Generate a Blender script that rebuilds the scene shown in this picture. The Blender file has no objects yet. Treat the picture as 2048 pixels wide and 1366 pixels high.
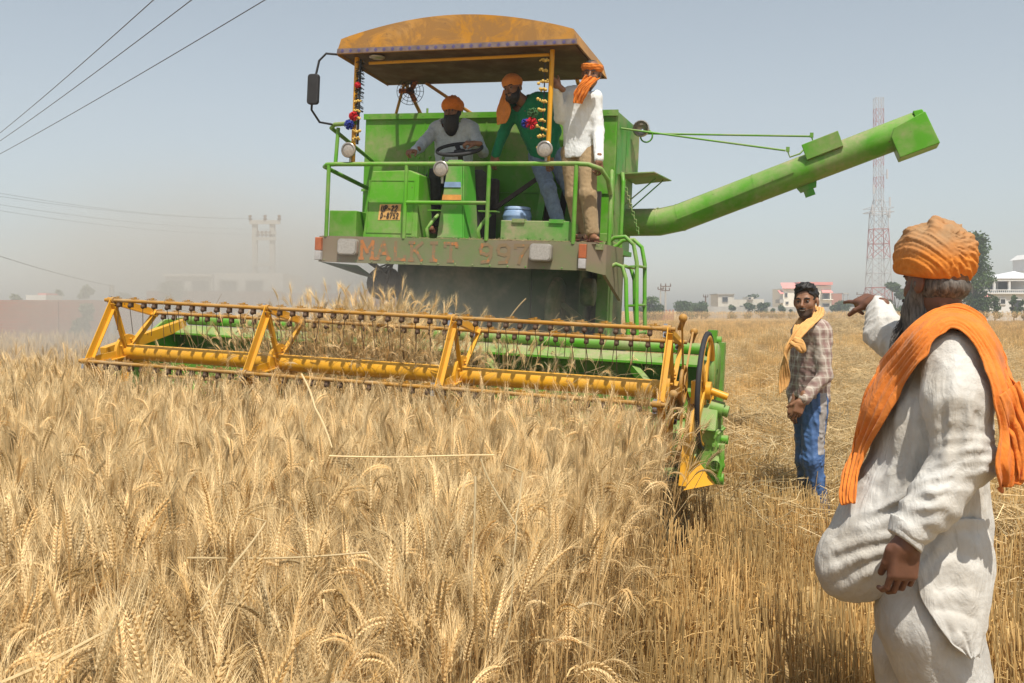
import bpy, bmesh, math, random
import numpy as np
from mathutils import Vector, Matrix
random.seed(7); RNG = np.random.default_rng(7)
scene = bpy.context.scene
COL = scene.collection
R = math.radians

# ------------------------------------------------------------------ camera
cam_d = bpy.data.cameras.new("camera")
cam = bpy.data.objects.new("camera", cam_d); COL.objects.link(cam)
cam.location = (0, 0, 1.5); cam.rotation_euler = (R(90), 0, 0)
cam_d.sensor_width = 36; cam_d.lens = 35.16
cam_d.shift_y = -61/2048
cam_d.clip_start = 0.05; cam_d.clip_end = 6000
scene.camera = cam

# ------------------------------------------------------------------ sky, sun, exposure
SUN_TO = Vector((0.13, -0.504, 0.99)).normalized()
world = bpy.data.worlds.new("World"); scene.world = world; world.use_nodes = True
wn = world.node_tree.nodes; wl = world.node_tree.links
bg = wn["Background"]
sky = wn.new("ShaderNodeTexSky"); sky.sky_type = 'NISHITA'; sky.sun_disc = False
sky.sun_elevation = math.asin(SUN_TO.z); sky.sun_rotation = math.atan2(SUN_TO.x, SUN_TO.y)
sky.altitude = 250; sky.air_density = 1.1; sky.dust_density = 1.5; sky.ozone_density = 1.5
hs_ = wn.new("ShaderNodeHueSaturation"); hs_.inputs["Saturation"].default_value = .58; hs_.inputs["Hue"].default_value = .485; wl.new(sky.outputs[0], hs_.inputs["Color"]); wl.new(hs_.outputs[0], bg.inputs[0]); bg.inputs[1].default_value = 0.10
sd = bpy.data.lights.new("sun", 'SUN'); sd.energy = 4.6; sd.angle = R(0.55); sd.color = (1.0, 0.94, 0.84)
sun = bpy.data.objects.new("sun", sd); COL.objects.link(sun)
sun.rotation_euler = SUN_TO.to_track_quat('Z', 'Y').to_euler(); sun.location = (0, 0, 80)
vs = scene.view_settings
vs.view_transform = 'Standard'; vs.look = 'None'; vs.gamma = 1; vs.exposure = 0.38
scene.cycles.max_bounces = 5; scene.cycles.diffuse_bounces = 2; scene.cycles.glossy_bounces = 2
scene.cycles.transmission_bounces = 3; scene.cycles.transparent_max_bounces = 8; scene.cycles.volume_bounces = 0
scene.cycles.use_denoising = True; scene.cycles.denoiser = "OPENIMAGEDENOISE"; scene.cycles.denoising_input_passes = "RGB_ALBEDO_NORMAL"
scene.cycles.caustics_reflective = False; scene.cycles.caustics_refractive = False

# ------------------------------------------------------------------ helpers
def tag(o, label=None, cat=None, group=None, kind=None):
    if label: o["label"] = label
    if cat: o["category"] = cat
    if group: o["group"] = group
    if kind: o["kind"] = kind
    return o
def empty(name, loc=(0, 0, 0), rz=0):
    o = bpy.data.objects.new(name, None); COL.objects.link(o)
    o.location = loc; o.rotation_euler = (0, 0, rz); o.empty_display_size = .1
    return o
def link_mesh(name, verts, faces, mat=None, parent=None, smooth=False, attr=None):
    me = bpy.data.meshes.new(name)
    if isinstance(verts, np.ndarray):
        f = np.asarray(faces, dtype=np.int32); k = f.shape[1]
        me.vertices.add(len(verts)); me.vertices.foreach_set("co", verts.astype(np.float32).ravel())
        me.loops.add(f.size); me.loops.foreach_set("vertex_index", f.ravel())
        me.polygons.add(len(f)); me.polygons.foreach_set("loop_start", np.arange(0, f.size, k, dtype=np.int32))
        me.update(calc_edges=True)
    else:
        me.from_pydata([tuple(v) for v in verts], [], faces)
    if smooth: me.polygons.foreach_set("use_smooth", [True]*len(me.polygons))
    if attr is not None:
        for n, val in attr.items():
            a = me.attributes.new(n, 'FLOAT', 'POINT'); a.data.foreach_set("value", np.asarray(val, dtype=np.float32))
    me.validate()
    if mat: me.materials.append(mat)
    o = bpy.data.objects.new(name, me); COL.objects.link(o)
    if parent: o.parent = parent
    return o
def frame(t):
    t = Vector(t).normalized()
    a = Vector((0, 0, 1)) if abs(t.z) < .9 else Vector((1, 0, 0))
    x = t.cross(a).normalized(); return x, t.cross(x).normalized()
class MB:
    """collects boxes, tubes and plates; build() links them as one mesh object"""
    def __init__(s): s.v = []; s.f = []; s.sm = []
    def add(s, vs_, fs, smooth=False):
        n = len(s.v); s.v += [tuple(v) for v in vs_]
        s.f += [tuple(i+n for i in f) for f in fs]; s.sm += [smooth]*len(fs); return s
    def box(s, a, b, M=None):
        x0, y0, z0 = a; x1, y1, z1 = b
        vs_ = [Vector(p) for p in ((x0,y0,z0),(x1,y0,z0),(x1,y1,z0),(x0,y1,z0),(x0,y0,z1),(x1,y0,z1),(x1,y1,z1),(x0,y1,z1))]
        if M is not None: vs_ = [M @ p for p in vs_]
        return s.add(vs_, [(3,2,1,0),(4,5,6,7),(0,1,5,4),(1,2,6,5),(2,3,7,6),(3,0,4,7)])
    def bar(s, a, b, w, h, up=(0, 0, 1)):
        a = Vector(a); b = Vector(b); t = (b-a).normalized(); u_ = Vector(up)
        x = t.cross(u_);
        if x.length < 1e-4: x = t.cross(Vector((1, 0, 0)))
        x.normalize(); y = x.cross(t).normalized(); vs_ = []
        for p in (a, b):
            for i, j in ((-1,-1),(1,-1),(1,1),(-1,1)): vs_.append(p+x*(i*w/2)+y*(j*h/2))
        return s.add(vs_, [(3,2,1,0),(4,5,6,7),(0,1,5,4),(1,2,6,5),(2,3,7,6),(3,0,4,7)])
    def tube(s, path, r, n=8, cap=True, closed=False):
        P = [Vector(p) for p in path]; m = len(P)
        rr = r if isinstance(r, (list, tuple)) else [r]*m
        x = None; vs_ = []
        for i in range(m):
            if closed: t = P[(i+1) % m]-P[i-1]
            else: t = P[min(i+1, m-1)]-P[max(i-1, 0)]
            t.normalize()
            if x is None: x, y = frame(t)
            else:
                x = (x-t*x.dot(t)).normalized(); y = t.cross(x)
            for k in range(n):
                a = 2*math.pi*k/n; vs_.append(P[i]+(x*math.cos(a)+y*math.sin(a))*rr[i])
        fs = []
        for i in range(m if closed else m-1):
            i2 = (i+1) % m
            for k in range(n): fs.append((i*n+k, i*n+(k+1) % n, i2*n+(k+1) % n, i2*n+k))
        s.add(vs_, fs, True)
        if cap and not closed:
            s.add(vs_[:n], [tuple(range(n))[::-1]]); s.add(vs_[-n:], [tuple(range(n))])
        return s
    def cyl(s, a, b, r, r2=None, n=16): return s.tube([a, b], [r, r if r2 is None else r2], n)
    def ring(s, c, axis, r, rt, n=28, m=8, sy=1.0):
        x, y = frame(axis)
        return s.tube([Vector(c)+x*(r*math.cos(2*math.pi*i/n))+y*(r*sy*math.sin(2*math.pi*i/n)) for i in range(n)], rt, m, closed=True)
    def plate(s, pts, d):
        """polygon pts extruded along vector d"""
        P = [Vector(p) for p in pts]; d = Vector(d); n = len(P)
        nrm = Vector((0, 0, 0))
        for i in range(n): nrm += P[i].cross(P[(i+1) % n])
        if nrm.dot(d) > 0: P = P[::-1]
        vs_ = P+[p+d for p in P]
        fs = [tuple(range(n)), tuple(range(n, 2*n))[::-1]]
        fs += [(i, i+n, (i+1) % n+n, (i+1) % n) for i in range(n)]
        return s.add(vs_, fs)
    def ball(s, c, r, nu=12, nv=8, M=None):
        c = Vector(c); r = Vector((r, r, r)) if not hasattr(r, '__len__') else Vector(r)
        vs_ = []; fs = []
        for j in range(nv+1):
            th = math.pi*j/nv
            for i in range(nu):
                ph = 2*math.pi*i/nu
                p = Vector((r.x*math.sin(th)*math.cos(ph), r.y*math.sin(th)*math.sin(ph), r.z*math.cos(th)))
                vs_.append(c+((M @ p) if M is not None else p))
        for j in range(nv):
            for i in range(nu): fs.append((j*nu+i, (j+1)*nu+i, (j+1)*nu+(i+1) % nu, j*nu+(i+1) % nu))
        return s.add(vs_, fs, True)
    def lathe(s, c, axis, prof, n=20):
        """prof: list of (distance along axis, radius)"""
        ax = Vector(axis).normalized(); x, y = frame(ax); c = Vector(c); vs_ = []; fs = []
        for d, r in prof:
            for k in range(n):
                a = 2*math.pi*k/n; vs_.append(c+ax*d+(x*math.cos(a)+y*math.sin(a))*r)
        for i in range(len(prof)-1):
            for k in range(n): fs.append((i*n+k, i*n+(k+1) % n, (i+1)*n+(k+1) % n, (i+1)*n+k))
        return s.add(vs_, fs, True)
    def build(s, name, mat, parent=None, bevel=0, **kw):
        o = link_mesh(name, s.v, s.f, mat, parent)
        if len(o.data.polygons) == len(s.sm): o.data.polygons.foreach_set("use_smooth", s.sm)
        bm = bmesh.new(); bm.from_mesh(o.data); bmesh.ops.recalc_face_normals(bm, faces=bm.faces); bm.to_mesh(o.data); bm.free()
        if bevel:
            b = o.modifiers.new("bevel", 'BEVEL'); b.width = bevel; b.segments = 2; b.limit_method = 'ANGLE'; b.angle_limit = R(50)
        for k_, v_ in kw.items(): o[k_] = v_
        return o
def copy_tree(o, parent=None, label=None, loc=None, rz=None):
    c = o.copy(); COL.objects.link(c)
    if parent: c.parent = parent
    if loc is not None: c.location = loc
    if rz is not None: c.rotation_euler = (0, 0, rz)
    if label: c["label"] = label
    for ch in list(o.children): copy_tree(ch, c)
    return c

# ------------------------------------------------------------------ materials
def new_mat(name):
    m = bpy.data.materials.new(name); m.use_nodes = True
    nt = m.node_tree; return m, nt, nt.nodes["Principled BSDF"]
def N(nt, typ, **kw):
    n = nt.nodes.new(typ)
    for k, v_ in kw.items():
        if k in n.inputs: n.inputs[k].default_value = v_
        else: setattr(n, k, v_)
    return n
def ramp(nt, src, p0, p1, c0=(0, 0, 0, 1), c1=(1, 1, 1, 1)):
    r = N(nt, "ShaderNodeValToRGB"); e = r.color_ramp.elements
    e[0].position = p0; e[1].position = p1; e[0].color = c0; e[1].color = c1
    nt.links.new(src, r.inputs[0]); return r.outputs[0]
def mix(nt, fac, a, b, mode='MIX'):
    m = N(nt, "ShaderNodeMix", data_type='RGBA', blend_type=mode)
    for sock, val in ((m.inputs[0], fac), (m.inputs[6], a), (m.inputs[7], b)):
        if hasattr(val, 'is_linked') or hasattr(val, 'links'): nt.links.new(val, sock)
        elif isinstance(val, (int, float)): sock.default_value = val
        else: sock.default_value = (*val[:3], 1)
    return m.outputs[2]
def coords(nt, scale=(1, 1, 1), kind="Object"):
    tc = N(nt, "ShaderNodeTexCoord"); mp = N(nt, "ShaderNodeMapping"); mp.inputs[3].default_value = scale
    nt.links.new(tc.outputs[kind], mp.inputs[0]); return mp.outputs[0]
def noise(nt, co, scale, detail=4, rough=.55):
    n = N(nt, "ShaderNodeTexNoise"); n.inputs["Scale"].default_value = scale; n.inputs["Detail"].default_value = detail
    n.inputs["Roughness"].default_value = rough; nt.links.new(co, n.inputs["Vector"]); return n.outputs[0]
def bump(nt, b, h, strength=.3, dist=.01):
    bn = N(nt, "ShaderNodeBump"); bn.inputs["Strength"].default_value = strength; bn.inputs["Distance"].default_value = dist
    nt.links.new(h, bn.inputs["Height"]); nt.links.new(bn.outputs[0], b.inputs["Normal"]); return bn
DUST = (0.36, 0.29, 0.19)
def paint(name, base, rough=.38, dust=.35, dust_scale=3.0, metal=0, var=.15, top_dust=.5, spec=.28):
    """dusty paint: base colour, patchy dust, more of it lying on upward faces"""
    m, nt, b = new_mat(name); L = nt.links
    co = coords(nt)
    n1 = noise(nt, co, dust_scale, 6, .62); n2 = noise(nt, co, dust_scale*9, 5, .6); n3 = noise(nt, co, 1.3, 2)
    c = mix(nt, ramp(nt, n3, .35, .68), tuple(x*(1-var) for x in base), tuple(min(1, x*(1+var)) for x in base))
    geo = N(nt, "ShaderNodeNewGeometry"); sx = N(nt, "ShaderNodeSeparateXYZ"); L.new(geo.outputs["Normal"], sx.inputs[0])
    up = N(nt, "ShaderNodeMapRange"); up.inputs[1].default_value = .25; up.inputs[2].default_value = .95; up.inputs[4].default_value = top_dust
    L.new(sx.outputs[2], up.inputs[0])
    f = N(nt, "ShaderNodeMath", operation='MULTIPLY'); L.new(ramp(nt, n1, .42, .72), f.inputs[0]); f.inputs[1].default_value = dust*1.6
    g = N(nt, "ShaderNodeMath", operation='ADD', use_clamp=True); L.new(f.outputs[0], g.inputs[0]); L.new(up.outputs[0], g.inputs[1])
    g2 = N(nt, "ShaderNodeMath", operation='MULTIPLY'); L.new(g.outputs[0], g2.inputs[0]); L.new(ramp(nt, n2, .2, .62, (.45,)*3+(1,)), g2.inputs[1])
    c = mix(nt, g2.outputs[0], c, DUST)
    n4 = noise(nt, co, 26, 3, .5); c = mix(nt, ramp(nt, n4, .70, .74, c1=(.7,)*3+(1,)), c, (.10, .055, .03))
    L.new(c, b.inputs["Base Color"])
    rr = N(nt, "ShaderNodeMapRange"); rr.inputs[3].default_value = rough; rr.inputs[4].default_value = .85
    L.new(g2.outputs[0], rr.inputs[0]); L.new(rr.outputs[0], b.inputs["Roughness"])
    b.inputs["Metallic"].default_value = metal; b.inputs["Specular IOR Level"].default_value = spec
    bump(nt, b, n2, .12, .003)
    return m
def plain(name, base, rough=.7, metal=0, scale=14, var=.2, bs=.15, bd=.004, stretch=(1, 1, 1), spec=.4, trans=0):
    m, nt, b = new_mat(name)
    co = coords(nt, stretch); n = noise(nt, co, scale, 5)
    c = mix(nt, ramp(nt, n, .3, .7), tuple(x*(1-var) for x in base), tuple(min(1, x*(1+var)) for x in base))
    nt.links.new(c, b.inputs["Base Color"]); b.inputs["Roughness"].default_value = rough; b.inputs["Metallic"].default_value = metal
    b.inputs["Specular IOR Level"].default_value = spec
    if bs: bump(nt, b, n, bs, bd)
    return m
# ------------------------------------------------------------------ ground
def ground():
    m, nt, b = new_mat("dry_soil")
    co = coords(nt); L = nt.links
    n1 = noise(nt, co, .35, 6, .65); n2 = noise(nt, co, 9, 6, .7); n3 = noise(nt, co, 60, 3, .7)
    soil = mix(nt, ramp(nt, n2, .3, .7), (.20, .125, .06), (.34, .225, .115))
    straw = mix(nt, ramp(nt, n3, .3, .7), (.32, .205, .085), (.60, .43, .20))
    cover = ramp(nt, n2, .30, .52)
    # straw litter cover is the field's own colour; denser in the mown strips
    c = mix(nt, cover, soil, straw)
    c = mix(nt, ramp(nt, n1, .4, .7, c1=(.35,)*3+(1,)), c, (.62, .45, .22))
    L.new(c, b.inputs["Base Color"]); b.inputs["Roughness"].default_value = .95; b.inputs["Specular IOR Level"].default_value = .1
    bump(nt, b, n2, .8, .05)
    # one sheet to the horizon, finer near the camera
    xs = np.concatenate([-np.geomspace(2500, 12, 26), np.linspace(-11, 11, 60), np.geomspace(12, 2500, 26)])
    ys = np.concatenate([[-400, -60, -15, -6], np.linspace(-3, 14, 60), np.geomspace(15, 4500, 40)])
    X, Y = np.meshgrid(xs, ys, indexing='ij')
    Z = .02*np.sin(X*2.3+np.sin(Y*1.7))*np.cos(Y*2.9+X*.6)*(np.hypot(X, Y) < 16)
    V = np.stack([X.ravel(), Y.ravel(), Z.ravel()], 1); ny = len(ys)
    i, j = np.meshgrid(np.arange(len(xs)-1), np.arange(ny-1), indexing='ij'); a = (i*ny+j).ravel()
    F = np.stack([a, a+ny, a+ny+1, a+1], 1)
    return tag(link_mesh("field_ground", V, F, m, smooth=True), kind="structure")
ground()

# ------------------------------------------------------------------ straw-coloured plants (materials)
def straw_mat(name, c0, c1, rough=.6, tr=.25):
    m, nt, b = new_mat(name); L = nt.links
    at = N(nt, "ShaderNodeAttribute"); at.attribute_name = "tint"
    oi = N(nt, "ShaderNodeObjectInfo")
    c = mix(nt, at.outputs["Fac"], c0, c1)
    hs = N(nt, "ShaderNodeHueSaturation")
    mr = N(nt, "ShaderNodeMapRange"); mr.inputs[3].default_value = .62; mr.inputs[4].default_value = 1.25
    L.new(oi.outputs["Random"], mr.inputs[0]); L.new(mr.outputs[0], hs.inputs["Value"]); L.new(c, hs.inputs["Color"])
    L.new(hs.outputs[0], b.inputs["Base Color"]); b.inputs["Roughness"].default_value = rough; b.inputs["Specular IOR Level"].default_value = .35
    tl = N(nt, "ShaderNodeBsdfTranslucent"); L.new(hs.outputs[0], tl.inputs[0])
    ms = N(nt, "ShaderNodeMixShader"); ms.inputs[0].default_value = tr+.08
    L.new(b.outputs[0], ms.inputs[1]); L.new(tl.outputs[0], ms.inputs[2]); L.new(ms.outputs[0], nt.nodes["Material Output"].inputs[0])
    return m
M_WHEAT = straw_mat("ripe_wheat", (.56, .345, .11), (.92, .71, .39))
M_STUB = straw_mat("stubble_straw", (.44, .24, .055), (.88, .64, .29))
M_STRAW = straw_mat("cut_straw", (.55, .38, .16), (.84, .68, .40))

class PB:
    """plant builder with a per-vertex tint"""
    def __init__(s): s.v = []; s.f = []; s.t = []
    def tube(s, P, r0, r1, t0, t1, n=3):
        m = len(P); b0 = len(s.v)
        for i, p in enumerate(P):
            k = i/(m-1); t = (P[min(i+1, m-1)]-P[max(i-1, 0)]).normalized(); x, y = frame(t); r = r0+(r1-r0)*k
            for q in range(n):
                a = 2*math.pi*q/n; s.v.append(p+(x*math.cos(a)+y*math.sin(a))*r); s.t.append(t0+(t1-t0)*k)
        for i in range(m-1):
            for q in range(n): s.f.append((b0+i*n+q, b0+i*n+(q+1) % n, b0+(i+1)*n+(q+1) % n, b0+(i+1)*n+q))
    def strip(s, P, w, side, t0, t1):
        m = len(P); b0 = len(s.v)
        for i, p in enumerate(P):
            k = i/(m-1); ww = w*(1-k)**.7
            s.v += [p-side*ww, p+side*ww+Vector((0, 0, ww*.5))]; s.t += [t0+(t1-t0)*k]*2
        for i in range(m-1): s.f.append((b0+2*i, b0+2*i+1, b0+2*i+3, b0+2*i+2))
    def kernel(s, c, d, side, L, w, t):
        b0 = len(s.v); n = d.cross(side).normalized()
        s.v += [c, c+d*L*.45+side*w, c+d*L*.4+n*w*.8, c+d*L*.45-side*w, c+d*L*.4-n*w*.8, c+d*L]
        s.t += [t-.12, t, t+.04, t, t+.04, t+.10]
        for k in range(4):
            a = b0+1+k; b_ = b0+1+(k+1) % 4; s.f += [(b0, b_, a), (b0+5, a, b_)]
    def awn(s, c, d, L, w, t):
        x, y = frame(d); b0 = len(s.v); e = c+d*L+Vector((0, 0, -.12*L))
        md = c+d*L*.5+x*w*.4
        s.v += [c-x*w, c+x*w, md+x*w*.7, md-x*w*.7, e]; s.t += [t]*5; s.f += [(b0, b0+1, b0+2, b0+3), (b0+3, b0+2, b0+4)]
    def mesh(s, name, mat):
        me = bpy.data.meshes.new(name); me.from_pydata([tuple(v) for v in s.v], [], s.f)
        a = me.attributes.new("tint", 'FLOAT', 'POINT'); a.data.foreach_set("value", np.clip(np.array(s.t, dtype=np.float32), 0, 1))
        me.materials.append(mat); return me
def wheat_stalk(rnd, detail=2):
    pb = PB(); H = rnd.uniform(.72, .91); az = rnd.uniform(0, 6.28)
    droop = rnd.choice([.1, .25, .4, .6, .8, 1.1, 1.5, 2.1]); lean = rnd.uniform(0, .16)
    hd = Vector((math.cos(az), math.sin(az), 0)); up = Vector((0, 0, 1))
    P = [Vector((0, 0, 0))]; ang = lean*.4; tones = rnd.uniform(-.12, .12)
    ns = 6 if detail > 1 else 4
    for i in range(ns):
        k = (i+1)/ns; a = ang+lean*k+droop*.25*max(0, k-.7)/.3
        P.append(P[-1]+(hd*math.sin(a)+up*math.cos(a))*H/ns)
    pb.tube(P, .0021, .0013, .12, .5+tones, 4 if detail > 1 else 3)
    # ear
    L = rnd.uniform(.068, .098); c = P[-1]; a0 = lean+droop*.3; nk = 11 if detail > 1 else 6
    d = None; axis = []
    for i in range(nk+1):
        k = i/nk; a = a0+droop*.75*k; d = hd*math.sin(a)+up*math.cos(a); axis.append((c.copy(), d.copy())); c = c+d*L/nk
    sd = hd.cross(up).normalized(); tw = rnd.uniform(0, 3.14); base = rnd.choice([.15, .45, .6, .75, .9, .98])
    for i, (p, d) in enumerate(axis):
        nrm = d.cross(sd).normalized(); s1 = sd*math.cos(tw)+nrm*math.sin(tw); s2 = d.cross(s1).normalized()
        sz = (.55+.45*math.sin(math.pi*min(1, (i+1.5)/(nk+1.5))))
        for sg in (-1, 1):
            dd = (d+s1*(sg*.42)).normalized(); tt = base+rnd.uniform(-.1, .1)
            pb.kernel(p+s1*(sg*.0022), dd, s2, .0150*sz*(1 if detail > 1 else 1.7), .0039*sz, tt)
            for q in range(2 if detail > 1 else 1):
                ad = (d*1.0+s1*(sg*rnd.uniform(.3, .75))+s2*rnd.uniform(-.55, .55)).normalized()
                pb.awn(p+dd*.012*sz, ad, rnd.uniform(.045, .08), .00042 if detail > 1 else .0007, min(1, tt+.2))
    if detail > 1 or rnd.random() < .5:
        for q in range(2 if detail > 1 else 1):
            h = rnd.uniform(.25, .8); p = Vector(P[int(h*ns)]); az2 = rnd.uniform(0, 6.28)
            l = Vector((math.cos(az2), math.sin(az2), 0)); sdv = l.cross(up); pts = [p.copy()]; a = .5; LL = rnd.uniform(.10, .22)
            for i in range(5):
                a += rnd.uniform(.2, .75); p = p+(l*math.sin(a)+up*math.cos(a))*LL/5; pts.append(p.copy())
            pb.strip(pts, rnd.uniform(.002, .0045), sdv, .25, .6+rnd.uniform(-.2, .2))
    return pb
def stub_patch(rnd, S=.3, n=44, hmin=.2, hmax=.34):
    pb = PB(); up = Vector((0, 0, 1))
    for i in range(n):
        x, y = rnd.uniform(-S/2, S/2), rnd.uniform(-S/2, S/2); h = rnd.uniform(hmin, hmax)*(1 if rnd.random() < .8 else rnd.uniform(.5, 1.15))
        lx, ly = rnd.gauss(0, .09), rnd.gauss(0, .09); b0 = Vector((x, y, -.01))
        P = [b0, b0+Vector((lx*h*.5, ly*h*.5, h*.5)), b0+Vector((lx*h, ly*h, h))]
        t = rnd.uniform(.25, .8); pb.tube(P, .0027, .0023, t-.3, t+.25, 4)
        if rnd.random() < .4:
            az = rnd.uniform(0, 6.28); l = Vector((math.cos(az), math.sin(az), 0)); p = b0+Vector((0, 0, h*rnd.uniform(.3, .9))); a = .6; pts = [p.copy()]
            for q in range(4):
                a += rnd.uniform(.2, .8); p = p+(l*math.sin(a)+up*math.cos(a))*.03; pts.append(p.copy())
            pb.strip(pts, .003, l.cross(up), t-.2, t)
    for i in range(10):
        az = rnd.uniform(0, 6.28); l = Vector((math.cos(az), math.sin(az), rnd.uniform(-.3, .3))); c = Vector((rnd.uniform(-S/2, S/2), rnd.uniform(-S/2, S/2), rnd.uniform(.02, hmin*.9)))
        LL = rnd.uniform(.06, .2); t = rnd.uniform(.2, 1)
        pb.tube([c-l*LL/2, c+Vector((0, 0, .01)), c+l*LL/2], .0018, .0015, t, t, 3)
    return pb
def litter_patch(rnd, S=.5, n=70, hh=.16):
    pb = PB()
    for i in range(n):
        az = rnd.uniform(0, 6.28); l = Vector((math.cos(az), math.sin(az), rnd.gauss(0, .28)))
        x, y = rnd.gauss(0, S/2.6), rnd.gauss(0, S/2.6); c = Vector((x, y, rnd.uniform(.02, hh)))
        LL = rnd.uniform(.10, .34); t = rnd.uniform(.3, 1); b_ = Vector((rnd.gauss(0, .02), rnd.gauss(0, .02), rnd.gauss(0, .02)))
        pb.tube([c-l*LL/2, c+b_, c+l*LL/2], .0022, .0016, t, t, 3)
    return pb
def src_collection(name, meshes):
    c = bpy.data.collections.new(name)
    for me in meshes: c.objects.link(bpy.data.objects.new(me.name, me))
    return c
def scatter(name, pts, coll, scale=(.9, 1.1), tilt=.06, mat=None, seed=1):
    """a 'stuff' object: points with one plant instanced on each by geometry nodes"""
    pts = np.asarray(pts, dtype=np.float32); n = len(pts); rng = np.random.default_rng(seed)
    me = bpy.data.meshes.new(name); me.vertices.add(n); me.vertices.foreach_set("co", pts.ravel())
    ro = np.stack([rng.normal(0, tilt, n), rng.normal(0, tilt, n), rng.uniform(0, 6.283, n)], 1).astype(np.float32)
    a = me.attributes.new("rot", 'FLOAT_VECTOR', 'POINT'); a.data.foreach_set("vector", ro.ravel())
    a = me.attributes.new("siz", 'FLOAT', 'POINT'); a.data.foreach_set("value", (rng.uniform(*scale, n)*(1+.08*np.clip(-pts[:, 0]/3, 0, 1))).astype(np.float32))
    a = me.attributes.new("pick", 'INT', 'POINT'); a.data.foreach_set("value", rng.integers(0, 10000, n).astype(np.int32))
    if mat: me.materials.append(mat)
    o = bpy.data.objects.new(name, me); COL.objects.link(o); o["kind"] = "stuff"
    ng = bpy.data.node_groups.new(name+"_scatter", 'GeometryNodeTree')
    ng.interface.new_socket("Geometry", in_out='INPUT', socket_type='NodeSocketGeometry'); ng.interface.new_socket("Geometry", in_out='OUTPUT', socket_type='NodeSocketGeometry')
    gi = ng.nodes.new("NodeGroupInput"); go = ng.nodes.new("NodeGroupOutput"); ip = ng.nodes.new("GeometryNodeInstanceOnPoints")
    ci = ng.nodes.new("GeometryNodeCollectionInfo"); ci.inputs[0].default_value = coll; ci.inputs[1].default_value = True; ci.inputs[2].default_value = True
    def na(nm, dt):
        q = ng.nodes.new("GeometryNodeInputNamedAttribute"); q.data_type = dt; q.inputs[0].default_value = nm; return q.outputs[0]
    L = ng.links
    L.new(gi.outputs[0], ip.inputs["Points"]); L.new(ci.outputs[0], ip.inputs["Instance"]); ip.inputs["Pick Instance"].default_value = True
    L.new(na("pick", 'INT'), ip.inputs["Instance Index"]); L.new(na("siz", 'FLOAT'), ip.inputs["Scale"])
    e2r = ng.nodes.new("FunctionNodeEulerToRotation"); L.new(na("rot", 'FLOAT_VECTOR'), e2r.inputs[0]); L.new(e2r.outputs[0], ip.inputs["Rotation"])
    L.new(ip.outputs[0], go.inputs[0])
    md = o.modifiers.new("scatter", 'NODES'); md.node_group = ng
    return o
_rw = random.Random(11)
C_WHEAT = src_collection("wheat_sources", [wheat_stalk(_rw, 2).mesh("wheat_stalk", M_WHEAT) for i in range(44)])
C_FAR = src_collection("far_wheat_sources", [wheat_stalk(_rw, 1).mesh("wheat_stalk", M_WHEAT) for i in range(24)])
C_STUB = src_collection("stubble_sources", [stub_patch(_rw).mesh("stubble_tuft", M_STUB) for i in range(10)])
C_LIT = src_collection("straw_sources", [litter_patch(_rw).mesh("straw_litter", M_STRAW) for i in range(8)])

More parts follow.
